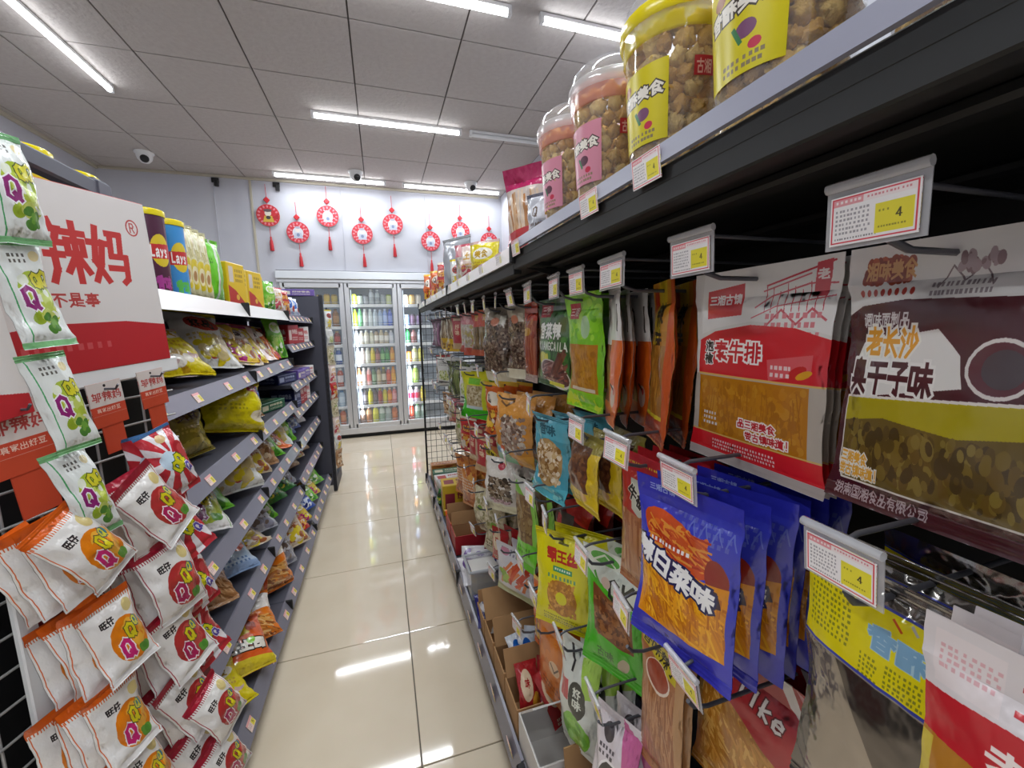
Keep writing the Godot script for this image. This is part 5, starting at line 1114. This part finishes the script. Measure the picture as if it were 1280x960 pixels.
func top_right():
	mat("corn_a", "#d8ac50", 0.6); mat("corn_b", "#c8963c", 0.6); mat("corn_c", "#e0be70", 0.6)
	var bump := noise_tex(31, 0.03, "", "", true, 10.0)
	for k in ["corn_a", "corn_b", "corn_c"]:
		M[k].normal_enabled = true; M[k].normal_texture = bump; M[k].normal_scale = 1.3; M[k].uv1_triplanar = true; M[k].uv1_scale = Vector3.ONE * 0.5
	var corn := [popcorn_mesh(1), popcorn_mesh(2), popcorn_mesh(3)]
	popcorn_tub(-0.178, 0.385, true, "clear popcorn tub nearest the camera, cut by the frame top", corn)
	popcorn_tub(-0.326, 0.375, true, "clear popcorn tub with yellow label, second from the camera", corn)
	popcorn_tub(-0.478, 0.378, true, "clear popcorn tub with bright yellow lid and label", corn)
	popcorn_tub(-0.625, 0.375, false, "larger-looking of the two pink-banded popcorn tubs", corn)
	popcorn_tub(-0.765, 0.375, false, "pink-banded popcorn tub farther from the camera", corn)
	var y := 1.5135
	var stand := func(z: float, x: float, mt: String, w: float, h: float, t: float, yaw: float, kind: String, nice: String, parts := false):
		bag("standing_bag", nice, "snack bag", "bags on the right top shelf", mt, kind, Vector3(x, y + h + (0.01 if z > -0.92 else 0.0), z), yaw, 0, Vector3(w, h, t), parts)
	mat("p_silverbag", "#b4b6bc", 0.25, 0.5)
	stand.call(-0.93, 0.385, "p_lgrey", 0.11, 0.15, 0.05, -55, "fat", "plain silver-white bag beside the pink popcorn tub", true)
	stand.call(-0.90, 0.46, "p_lpink", 0.12, 0.26, 0.05, -60, "softb", "tall mixed nut bag with striped top behind silver bag", true)
	stand.call(-1.06, 0.385, "p_magenta", 0.14, 0.25, 0.05, -52, "flatb", "tall clear bag with magenta header, tilted", true)
	stand.call(-1.55, 0.39, "p_lyellow", 0.14, 0.16, 0.05, -50, "fat", "small yellow bag on the top shelf after the magenta header bag")
	stand.call(-1.68, 0.38, "p_lpink", 0.14, 0.18, 0.05, -50, "soft", "cream and pink bag beside the small yellow bag")
	stand.call(-1.82, 0.38, "p_pink", 0.15, 0.20, 0.05, -55, "fatb", "bright pink and cream bag on the top shelf")
	stand.call(-2.02, 0.39, "p_lwhite", 0.14, 0.17, 0.05, -50, "fat", "white and green bag in front of the grey pouch")
	stand.call(-2.18, 0.40, "p_silverbag", 0.22, 0.30, 0.08, -60, "fat", "large plain grey pouch on the top shelf", true)
	stand.call(-2.45, 0.38, "p_lred", 0.14, 0.22, 0.05, -55, "soft", "red-topped bag beside the grey pouch")
	stand.call(-2.6, 0.37, "p_lorange", 0.17, 0.19, 0.05, -50, "fatb", "orange and red noodle bag on the top shelf")
	stand.call(-2.78, 0.38, "p_lred", 0.15, 0.18, 0.05, -45, "fat", "red and white noodle bag on the top shelf")
	stand.call(-3.02, 0.37, "p_lorange", 0.14, 0.22, 0.05, -40, "soft", "pointed orange bag at the far end of the top shelf")

# ---------------------------------------------------------------- hanging rack at the near end of the left gondola
const RO := Vector3(-0.45, 0, -1.05)
const RD := Vector3(-0.309, 0, 0.951)
const RN := Vector3(0.951, 0, 0.309)
func rk(u: float, y: float, off := 0.0) -> Vector3:
	return RO + RD * u + RN * off + Vector3(0, y, 0)
func rack_left():
	var t := thing("hanging_rack", Vector3(0, 0, 0))
	var b := MB.new()
	for k in 10:
		b = MB.new(); b.tube([rk(0.0 + k * 0.05, 0.1), rk(0.0 + k * 0.05, 1.3)], 0.0022, 5); obj("grid_wire", b.mesh(), M.wire_white, t)
	for k in 22:
		b = MB.new(); b.tube([rk(-0.02, 0.14 + k * 0.052, 0.004), rk(0.47, 0.14 + k * 0.052, 0.004)], 0.0022, 5); obj("grid_wire", b.mesh(), M.wire_white, t)
	for u in [0.0, 0.47]:
		b = MB.new(); b.tube([rk(u, 0.0, -0.012), rk(u, 1.30, -0.012)], 0.011, 6); obj("post", b.mesh(), M.shelf_dark, t)
	var pn := obj("back_board", bx(Vector3.ZERO, Vector3(0.50, 1.2, 0.012)), M.black_panel, t, rk(0.23, 0.66, -0.05)); pn.rotation_degrees.y = 72
	var rl := obj("label_rail", bx(Vector3.ZERO, Vector3(0.50, 0.03, 0.012), 0.003), M.white_plastic, t, rk(0.225, 1.276, 0.016)); rl.rotation_degrees = Vector3(0, 72, 3.5)
	tag(t, "wire hanging rack angled across the near end of left shelves", "rack")
	var bd := obj("sign_board", bx(Vector3.ZERO, Vector3(0.29, 0.305, 0.006), 0.001), M.p_board, null, rk(0.148, 1.446, 0.02)); bd.rotation_degrees = Vector3(0, 72, 3.5)
	tag(bd, "white sign board with big red lettering and red base", "sign")
	bd = obj("sign_board", bx(Vector3.ZERO, Vector3(0.20, 0.33, 0.006), 0.001), M.p_sideboard, null, rk(0.385, 1.395, 0.045)); bd.rotation_degrees = Vector3(0, 76, 7)
	tag(bd, "white sign board with handwritten 18 at the frame edge", "sign")
	# header cards
	var hd := [[0.285, 1.262, 0.03, 0.085, "largest header card over the orange sweets"], [0.152, 1.272, 0.03, 0.062, "middle header card over the red sweets"], [0.058, 1.283, 0.03, 0.058, "smallest header card beside the shelf lip"]]
	for d in hd:
		var h := thing("header_card", rk(d[0], d[1], d[2])); h.rotation_degrees = Vector3(0, 72, 5)
		obj("card", bx(Vector3(0, -d[3] * 0.62, 0), Vector3(d[3], d[3] * 1.25, 0.002)), M.p_header, h)
		obj("tail", bx(Vector3(0, -d[3] * 1.6, -0.001), Vector3(d[3] * 0.62, d[3] * 0.9, 0.002)), mat("orange_card", "#c4472a", 0.5), h)
		var hk := MB.new(); hk.tube([Vector3(0, -0.012, -0.035), Vector3(0, -0.012, 0.02), Vector3(0, -0.004, 0.026)], 0.002, 5)
		obj("hook", hk.mesh(), M.rod, h)
		tag(h, "white and orange " + d[4], "card", "header cards on the rack")
	# strips of sweets hang one behind another along each hook; every entry is the middle of one packet
	var strips := func(mt: String, nice: String, grp: String, mids: Array, offs: Array, w: float, h: float, shapes: Array, names: Array):
		for st in offs.size():
			for k in mids.size():
				var m: Array = mids[k]
				var roll: float = m[2] if st == 0 else m[2] * 0.45 + rng.randf_range(-4, 4)
				var e := Vector3(deg_to_rad(-8.0), deg_to_rad(72.0 + m[3] + (rng.randf_range(-10, 4) if st > 0 else 0.0)), deg_to_rad(roll))
				var mid := rk(m[0] + (rng.randf_range(-0.006, 0.006) if st > 0 else 0.0), m[1] - 0.012 * st, offs[st])
				bag("sweets_packet", "%s, %s packet of the %s" % [nice, ["top", "second", "third", "fourth", "fifth"][k], names[st]], "sweets", grp, mt, shapes[(k + st) % shapes.size()], mid + Basis.from_euler(e) * Vector3(0, h / 2, 0), 72.0 + m[3], -8.0, Vector3(w, h, 0.023), st == 0, roll)
	strips.call("p_qorange", "white sweets with orange fruit", "orange sweets strips", [[0.312, 1.05, 30, -6], [0.288, 0.895, 9, -10], [0.302, 0.76, 5, -8], [0.285, 0.64, 12, -6]], [0.13, 0.102, 0.074, 0.046], 0.074, 0.135, ["soft", "flatb", "softb"], ["front strip", "second strip", "third strip", "hindmost strip"])
	strips.call("p_qred", "white sweets with red fruit", "red sweets strips", [[0.186, 1.06, 30, -4], [0.178, 0.915, 9, -14], [0.178, 0.795, 15, -10], [0.172, 0.665, 20, -8], [0.168, 0.535, 16, -8]], [0.125, 0.10, 0.076, 0.052], 0.086, 0.145, ["flatb", "soft", "softb"], ["front strip", "second strip", "third strip", "hindmost strip"])
	strips.call("p_qblue", "red splash sweets with blue fruit", "red splash sweets strips", [[0.12, 1.115, 14, -10], [0.112, 0.985, 18, -16], [0.106, 0.865, 12, -14], [0.10, 0.745, 14, -10]], [0.10, 0.062], 0.07, 0.135, ["soft", "softb"], ["front strip", "back strip"])
	strips.call("p_qred", "low-hung sweets with red fruit", "red sweets strips", [[0.15, 0.62, 22, -6], [0.15, 0.50, 18, -6]], [0.155], 0.08, 0.135, ["soft"], ["strip beside the aisle"])
	strips.call("p_qstrip", "green and white fruit sweets", "green sweets strip", [[0.318, 1.54, 2, -16], [0.316, 1.408, 6, -16], [0.302, 1.262, 7, -14], [0.292, 1.125, 9, -14]], [0.12], 0.052, 0.14, ["soft", "softb", "fat"], ["long strip before the sign"])
	var cl := MB.new(); cl.tube([rk(0.335, 1.61, 0.12), rk(0.34, 1.63, 0.12), rk(0.335, 1.645, 0.10), rk(0.33, 1.64, 0.05)], 0.003, 6)
	tag(obj("wire_clip", cl.mesh(), M.steel), "steel wire clip holding the long green sweets strip", "clip")
	var db := thing("display_board", rk(0.15, 0.62, 0.02)); db.rotation_degrees.y = 72
	obj("face", bx(Vector3(0.0, 0, 0), Vector3(0.30, 0.86, 0.006)), mat("maroon_card", "#6e121c", 0.45), db)
	obj("white_edge", bx(Vector3(-0.163, 0, 0.002), Vector3(0.026, 0.86, 0.01), 0.002), M.white_plastic, db)
	tag(db, "maroon card board with white edge behind the hanging sweets", "board")
	# shelf end behind the rack: top rail, deck and two tubs
	var ng := thing("rail_shelf", Vector3(-0.8, 0, -0.83))
	obj("rail", bx(Vector3(0.30, 1.625, 0.0), Vector3(0.026, 0.03, 0.40), 0.004), M.shelf_grey, ng)
	obj("rail_bracket", bx(Vector3(0.298, 1.605, -0.195), Vector3(0.034, 0.08, 0.05), 0.006), M.shelf_grey, ng)
	obj("deck", bx(Vector3(-0.03, 1.45, 0.0), Vector3(0.30, 0.025, 0.40), 0.003), M.shelf_dark, ng)
	obj("upright", bx(Vector3(-0.19, 0.80, -0.19), Vector3(0.04, 1.6, 0.04), 0.003), M.shelf_dark, ng)
	obj("rail_arm", bx(Vector3(0.05, 1.615, -0.19), Vector3(0.48, 0.025, 0.025), 0.003), M.shelf_dark, ng)
	tag(ng, "grey shelf end with top rail behind the hanging rack", "shelf")
	for d in [[-0.70, -1.18, "nearer the frame edge"], [-0.70, -1.335, "right of its twin"]]:
		var c := thing("snack_tub", Vector3(d[0], LS[0], d[1]))
		b = MB.new(); b.lathe([[0.0, 0.0], [0.048, 0.0], [0.05, 0.004], [0.05, 0.255], [0.048, 0.26]], 20); obj("body", b.mesh(), M.tub_dark, c)
		b = MB.new(); b.lathe([[0.0502, 0.15], [0.0506, 0.155], [0.0506, 0.225], [0.0502, 0.23]], 20); obj("label", b.mesh(), M.tub_band, c)
		b = MB.new(); b.lathe([[0.051, 0.258], [0.054, 0.261], [0.054, 0.276], [0.05, 0.28], [0.0, 0.28]], 20); obj("lid", b.mesh(), M.lid_yellow, c)
		tag(c, "dark snack tub with yellow lid behind the rack rail, " + d[2], "tub", "tubs behind the rack")

# ---------------------------------------------------------------- goods on the left shelves
func put_bag(y: float, x: float, z: float, mt: String, w: float, h: float, t: float, lean: float, yaw: float, kind: String, nice: String, parts := false, roll := 0.0):
	var r := Basis.from_euler(Vector3(deg_to_rad(-lean), deg_to_rad(yaw), deg_to_rad(roll)))
	var top := Vector3(x, y + 0.004 + t * 0.5 * sin(deg_to_rad(lean)), z) + r * Vector3(0, h, 0)
	bag("snack_bag", nice, "snack bag", "bags on the left shelves", mt, kind, top, yaw, -lean, Vector3(w, h, t), parts, roll)
func put_box(y: float, x: float, z: float, mt: String, sz: Vector3, yaw: float, nice: String):
	var o := obj("snack_box", bx(Vector3(0, sz.y / 2, 0), sz, 0.003), M[mt], null, Vector3(x, y + 0.001, z)); o.rotation_degrees.y = yaw
	tag(o, nice, "box", "boxes on the left shelves")
func shelves_left():
	var y: float = LS[0]
	for d in [[-1.385, "p_tubepurple", "dark purple crisp tube with yellow lid"], [-1.50, "p_tubeblue", "blue crisp tube with yellow lid"]]:
		var t := thing("crisp_tube", Vector3(-0.575, y, d[0]))
		var b := MB.new(); b.lathe([[0.035, 0.002], [0.036, 0.004], [0.036, 0.205]], 24, Vector3.ZERO, -0.5, TAU - 0.5); obj("body", b.mesh(), M[d[1]], t)
		b = MB.new(); b.lathe([[0.0, 0.0], [0.0365, 0.0], [0.0365, 0.005]], 20); obj("base_rim", b.mesh(), M.steel, t)
		b = MB.new(); b.lathe([[0.0375, 0.200], [0.0385, 0.202], [0.0385, 0.214], [0.036, 0.217], [0.0, 0.217]], 20); obj("lid", b.mesh(), M.lid_yellow, t)
		tag(t, d[2] + " on the left top shelf", "tube", "crisp tubes")
	var i := 0
	for z in [-1.585, -1.635, -1.69, -1.745]:
		put_bag(y, -0.585, z, "p_cracker", 0.075, 0.235, 0.04, 3, 62, "fat", "cream and yellow cracker pack, %s after the blue tube" % ["first", "second", "third", "fourth"][i], true); i += 1
	put_bag(y, -0.58, -1.83, "p_crackergreen", 0.09, 0.225, 0.05, 2, 70, "fat", "bright green cracker pack, front one on the top shelf", true)
	put_bag(y, -0.60, -1.90, "p_crackergreen", 0.08, 0.215, 0.05, 2, 80, "fatb", "green cracker pack half hidden behind the front one")
	i = 0
	for z in [-2.02, -2.15, -2.29, -2.42]:
		put_box(y, -0.60, z, "p_yellowbox", Vector3(0.13, 0.17, 0.05 if i % 2 else 0.09), 78 + 8 * (i % 2), "yellow box with red sash on the left top shelf, %s from the tubes" % ["first", "second", "third", "fourth"][i]); i += 1
	put_bag(y, -0.58, -2.62, "p_lgreen", 0.09, 0.16, 0.05, 2, 60, "fat", "green and white carton-like pack beside the yellow boxes")
	put_bag(y, -0.57, -2.78, "p_lpink", 0.10, 0.14, 0.05, 5, 60, "fatb", "pink and white pack on the left top shelf")
	put_bag(1.452, -0.57, -2.95, "p_lred", 0.10, 0.15, 0.05, 5, 60, "fat", "red and white pack on the left top shelf, far section")
	put_bag(1.452, -0.57, -3.12, "p_sachetblue", 0.10, 0.12, 0.05, 10, 60, "fat", "blue and white pack near the end panel")
	put_bag(1.452, -0.57, -3.3, "p_sachetblue", 0.10, 0.12, 0.05, 12, 65, "fatb", "blue and white pack right beside the end panel")
	put_box(1.62, -0.60, -3.64, "p_boxpurple", Vector3(0.24, 0.05, 0.08), 5, "purple and white pack lying on top of the end panel")
	put_box(1.62, -0.78, -3.64, "p_boxwhite", Vector3(0.12, 0.06, 0.08), -8, "white and red pack lying on top of the end panel")
	# second shelf: bags leaning back
	y = LS[1]
	put_bag(y, -0.57, -1.46, "p_lyellow", 0.23, 0.22, 0.09, 48, 66, "fat", "yellow and clear bag at the near end of the second shelf", true, -6)
	put_bag(y, -0.64, -1.62, "p_lpink", 0.15, 0.22, 0.06, 42, 66, "soft", "pink-labelled clear bag beside the yellow one", true, -5)
	put_bag(y, -0.58, -1.76, "p_lwhite", 0.20, 0.27, 0.09, 38, 60, "fatb", "white puffed snack bag on the second shelf", true, -10)
	put_bag(y, -0.76, -1.45, "p_lbrown", 0.18, 0.18, 0.07, 30, 75, "fat", "dim clear bag behind the yellow and pink ones")
	put_bag(y, -0.57, -1.99, "p_lpurple", 0.17, 0.24, 0.07, 44, 62, "softb", "purple and yellow bag, first of the leaning row", true, -8)
	i = 0
	for d in [[-2.12, "p_lclear", "clear bag with yellow band in the leaning row"], [-2.23, "p_lpurple", "purple-footed bag in the leaning row"], [-2.33, "p_lpink", "pink and white bag in the leaning row"], [-2.42, "p_lclear", "brownish clear bag in the leaning row"], [-2.5, "p_lorange", "orange and brown bag in the leaning row"], [-2.58, "p_lred", "red and brown bag in the leaning row"]]:
		put_bag(y, -0.57 - 0.004 * i, d[0], d[1], 0.15, 0.24, 0.045, 42, 60, ["soft", "fat", "softb", "fatb"][i % 4], d[2], i < 2, -8); i += 1
	put_bag(y, -0.56, -2.68, "p_lgreen", 0.11, 0.25, 0.05, 15, 56, "fat", "bright green bag at the end of the second shelf")
	# third shelf
	y = LS[2]
	put_bag(y, -0.68, -1.36, "p_ldark", 0.20, 0.20, 0.09, 12, 76, "fat", "dim yellow-brown bag on the third shelf, farther in", true)
	put_bag(y, -0.62, -1.56, "p_ldark", 0.20, 0.20, 0.09, 12, 72, "fatb", "second dim yellow-brown bag on the third shelf", true)
	put_bag(y, -0.575, -1.86, "p_lbigyellow", 0.26, 0.22, 0.12, 18, 58, "fat", "big bright yellow bag on the third shelf", true, -14)
	put_bag(y, -0.60, -2.12, "p_lbrown", 0.17, 0.22, 0.08, 20, 62, "fatb", "brown and green clear bag beside the big yellow bag", true)
	put_box(y, -0.65, -2.46, "p_boxgreen", Vector3(0.22, 0.05, 0.18), 72, "flat dark green box with tan top on the third shelf")
	put_box(LF[2], -0.66, -2.86, "p_boxnavy", Vector3(0.22, 0.055, 0.2), 74, "flat navy box on the far section")
	# fourth shelf
	y = LS[3]
	put_bag(y, -0.575, -1.48, "p_qgreen", 0.17, 0.24, 0.07, 55, 54, "fat", "lime green sweets bag on the fourth shelf, nearest", true, -14)
	put_bag(y, -0.62, -1.64, "p_lgreen", 0.18, 0.24, 0.07, 50, 56, "fatb", "green sweets bag behind the nearest lime one", true, -10)
	put_bag(y, -0.58, -1.84, "p_lwhite", 0.24, 0.24, 0.11, 35, 60, "fat", "white and yellow plump bag on the fourth shelf", true, -8)
	i = 0
	for d in [[-2.04, "p_lclear", "clear brown bag on the fourth shelf"], [-2.18, "p_lbrown", "clear brown bag with red label on the fourth shelf"], [-2.3, "p_lgreen", "green and red bag on the fourth shelf"], [-2.42, "p_lorange", "orange bag on the fourth shelf"], [-2.53, "p_lwhite", "white and green pack on the fourth shelf"], [-2.63, "p_lgreen", "white and green pack nearest the blue pack"]]:
		put_bag(y, -0.575, d[0], d[1], 0.18, 0.21, 0.08, 44, 58, ["fat", "soft", "fatb", "softb"][i % 4], d[2], i < 3, -8); i += 1
	# fifth shelf
	y = LS[4]
	put_bag(y, -0.60, -1.50, "p_lnoodle", 0.20, 0.22, 0.07, 58, 54, "soft", "brown noodle bag on the fifth shelf", true, -12)
	put_bag(y, -0.575, -1.70, "p_lbluered", 0.19, 0.20, 0.07, 58, 56, "fat", "pale blue bag with red shrimp on the fifth shelf", true, -10)
	put_bag(y, -0.575, -1.88, "p_lclear", 0.19, 0.20, 0.07, 55, 58, "softb", "clear bag with green stripe on the fifth shelf", true, -6)
	put_bag(y, -0.575, -2.05, "p_lgrey", 0.18, 0.20, 0.07, 52, 58, "fat", "clear bag with blue stripe on the fifth shelf", true, -6)
	put_bag(y, -0.58, -2.2, "p_lgreen", 0.12, 0.18, 0.05, 45, 60, "soft", "small yellow-green bag on the fifth shelf")
	put_bag(y, -0.60, -2.38, "p_lgreend", 0.22, 0.18, 0.08, 50, 62, "fat", "dark green bag lying on the fifth shelf")
	put_bag(y, -0.58, -2.53, "p_lgreend", 0.20, 0.17, 0.08, 48, 62, "fatb", "second dark green bag lying on the fifth shelf")
	put_bag(y, -0.58, -2.66, "p_lgrey", 0.15, 0.17, 0.07, 45, 62, "fat", "grey-blue bag at the end of the fifth shelf")
	# bottom shelf
	y = LS[5]
	put_bag(y, -0.515, -1.34, "p_lyellow", 0.17, 0.18, 0.07, 60, 56, "fatb", "yellow and brown bag on the bottom shelf, nearest", true, -12)
	put_bag(y, -0.505, -1.50, "p_toast", 0.18, 0.21, 0.07, 60, 52, "fat", "orange bag with black and white lettering, bottom shelf", true, -18)
	put_bag(y, -0.52, -1.66, "p_lorangebig", 0.18, 0.20, 0.07, 56, 50, "fatb", "orange and brown bag behind the lettered one, bottom shelf", true, -18)
	put_bag(y, -0.545, -2.0, "p_lorangebig", 0.24, 0.24, 0.10, 28, 56, "fat", "tall orange noodle bag on the bottom shelf", true, -8)
	put_bag(y, -0.535, -2.22, "p_lgrey", 0.15, 0.23, 0.07, 32, 56, "soft", "black and white bag on the bottom shelf", true, -6)
	put_bag(y, -0.515, -2.42, "p_lclear", 0.18, 0.24, 0.07, 34, 56, "fatb", "pale orange clear bag on the bottom shelf", true, -6)
	i = 0
	for d in [[-2.6, "p_lred", "red small pack on the bottom shelf"], [-2.72, "p_lpurple", "magenta small pack on the bottom shelf"], [-2.85, "p_lblue", "blue small pack on the bottom shelf"], [-2.98, "p_lgreen", "lime small pack on the bottom shelf"], [-3.1, "p_lpurple", "purple small pack on the bottom shelf"]]:
		put_bag(y + (0.03 if d[0] < -2.72 else 0.0), -0.515, d[0], d[1], 0.13, 0.14, 0.05, 45, 60, "fat", d[2]); i += 1
	put_bag(LF[6], -0.54, -3.3, "p_lgreen", 0.2, 0.2, 0.07, 35, 62, "fatb", "pale green bag at the far end of the bottom shelf")
	# far section
	for d in [[1, -2.95, "p_boxred", 0.12, "red box on the far section, upper"], [1, -3.15, "p_boxred", 0.10, "second red box on the far section, upper"], [1, -3.35, "p_boxwhite", 0.11, "white and red box by the end panel, upper"], [3, -2.9, "p_boxnavy", 0.12, "navy box standing on the far section"], [3, -3.02, "p_boxred", 0.13, "red box standing by the navy box, first"], [3, -3.13, "p_boxred", 0.125, "red box standing by the navy box, second"], [3, -3.26, "p_boxwhite", 0.12, "white and red box standing after the red ones"]]:
		put_box(LF[d[0]], -0.60, d[1], d[2], Vector3(0.09 if d[0] == 3 else 0.14, d[3], 0.15), 76, d[4])
	for d in [[2, -3.06, "p_boxpurple", "purple chocolate box lying on the far section, first"], [2, -3.23, "p_boxpurple", "purple chocolate box lying on the far section, second"], [2, -3.4, "p_boxwhite", "pale chocolate box lying on the far section"]]:
		put_box(LF[d[0]], -0.60, d[1], d[2], Vector3(0.13, 0.06, 0.17), 78, d[3])
	for d in [[4, -2.88, "p_lblue", "deep blue pack on the far section"], [4, -3.05, "p_lblue", "second deep blue pack on the far section"], [4, -3.25, "p_boxwhite", "white pack after the blue ones"], [5, -2.9, "p_lbrown", "brown clear bag on the far section, lower"], [5, -3.1, "p_lclear", "tan clear bag on the far section, lower"], [5, -3.3, "p_lbrown", "brown nut bag by the end panel, lower"]]:
		put_bag(LF[d[0]], -0.60, d[1], d[2], 0.15, 0.14, 0.07, 40, 64, "fat", d[3])
	# goods hanging on the far side of the end panel
	for k in 9:
		var yy := 1.52 - 0.15 * k
		bag("hanging_pack", "slim pack hung beyond the end panel, %s from the top" % ["first", "second", "third", "fourth", "fifth", "sixth", "seventh", "eighth", "ninth"][k], "snack pack", "packs beyond the end panel", ["p_lwhite", "p_white", "p_beige", "p_lpink", "p_lred", "p_beige", "p_lpink", "p_lwhite", "p_lbrown"][k], ["flat", "soft", "flatb"][k % 3], Vector3(-0.41, yy, -3.78), 60, 0, Vector3(0.09, 0.16, 0.03))

# ---------------------------------------------------------------- red ornaments on the back wall
func ornaments():
	var red := mat("ornament_red", "#c4242e", 0.5)
	var nm := ["first from the left, with dark-hatted figure", "second from the left, hanging low", "third from the left, hanging high", "fourth from the left, hanging low", "fifth from the left, hanging high", "sixth from the left, just above the snack bags", "seventh from the left, behind the grey pouch", "last on the right, mostly hidden by bags"]
	var disc := MB.new()
	disc.face(range(24).map(func(i): return Vector3(cos(TAU * i / 24), sin(TAU * i / 24), 0.03) ), Vector3(0, 0, 1), range(24).map(func(i): return Vector2(0.5 + 0.5 * cos(TAU * i / 24), 0.5 - 0.5 * sin(TAU * i / 24))))
	for i in 24:
		var a := TAU * i / 24; var c := TAU * (i + 1) / 24
		disc.face([Vector3(cos(a), sin(a), 0.03), Vector3(cos(c), sin(c), 0.03), Vector3(cos(c), sin(c), -0.03), Vector3(cos(a), sin(a), -0.03)], Vector3(cos(a), sin(a), 0))
	disc.face(range(24).map(func(i): return Vector3(cos(TAU * i / 24), sin(TAU * i / 24), -0.03)), Vector3(0, 0, -1))
	var dm := disc.mesh()
	var kn := MB.new(); kn.box(Vector3.ZERO, Vector3(0.05, 0.05, 0.02), 0.006); var knm := kn.mesh()
	var cd := MB.new(); cd.tube([Vector3(0, 0.125, 0), Vector3(0, 0.33, 0)], 0.003, 5); var c2 := MB.new(); c2.tube([Vector3(0, -0.12, 0), Vector3(0, -0.24, 0)], 0.003, 5); var cdm := cd.mesh()
	var ts := MB.new(); ts.lathe([[0.0, -0.38], [0.022, -0.38], [0.016, -0.28], [0.008, -0.25], [0.011, -0.24], [0.006, -0.228], [0.0, -0.226]], 10); var tsm := ts.mesh()
	var at := [[-1.116, 2.633], [-0.829, 2.465], [-0.502, 2.66], [-0.136, 2.48], [0.222, 2.609], [0.668, 2.431], [1.049, 2.565], [1.426, 2.452]]
	for i in 8:
		var t := thing("hanging_ornament", Vector3(at[i][0], at[i][1], ZB + 0.022))
		var o := obj("disc", dm, M.p_discdark if i == 0 else M.p_discpale, t); o.scale = Vector3(0.118, 0.118, 0.2)
		var k := obj("knot", knm, red, t, Vector3(0, 0.165, 0)); k.rotation_degrees.z = 45
		obj("cord", cdm, red, t); var tz := obj("tassel", tsm, red, t); obj("tassel_cord", c2.mesh(), red, tz)
		t.rotation_degrees.z = rng.randf_range(-1.5, 1.5)
		tag(t, "round red paper-cut ornament with tassel, " + nm[i], "ornament", "red ornaments on the back wall")

func ceiling_bits():
	var dome := MB.new(); dome.lathe([[0.0, -0.075], [0.025, -0.07], [0.042, -0.05], [0.048, -0.03], [0.05, -0.012], [0.058, -0.01], [0.058, 0.0]], 18); var dmm := dome.mesh()
	var lens := MB.new(); lens.lathe([[0.0, 0.012], [0.02, 0.008], [0.026, 0.0], [0.026, -0.01]], 14); var lm := lens.mesh()
	for d in [[-2.0, -4.93, "above the left shelves"], [-0.152, -4.95, "over the left back-wall tube"], [1.11, -4.98, "over the right back-wall tube"]]:
		var t := thing("dome_camera", Vector3(d[0], HC - 0.001, d[1])); t.scale = Vector3.ONE * 1.3
		obj("housing", dmm, M.white_plastic, t)
		var l := obj("lens", lm, M.black_plastic, t, Vector3(0.012, -0.055, 0.036)); l.rotation_degrees = Vector3(115, 10, 0)
		tag(t, "white dome security camera on the ceiling " + d[2], "camera", "dome security cameras")
	for d in [[-1.595, "left of the beige wall seam"], [-1.01, "right of the beige wall seam"]]:
		var t := thing("wall_bracket", Vector3(d[0], 2.97, ZB + 0.002))
		obj("plate", bx(Vector3(0, 0.0, 0.008), Vector3(0.07, 0.05, 0.012), 0.003), M.black_plastic, t)
		var h := obj("arm", bx(Vector3(0.015, -0.035, 0.03), Vector3(0.04, 0.07, 0.03), 0.006), M.black_plastic, t)
		tag(t, "small black bracket under the ceiling, " + d[1], "bracket", "black wall brackets")
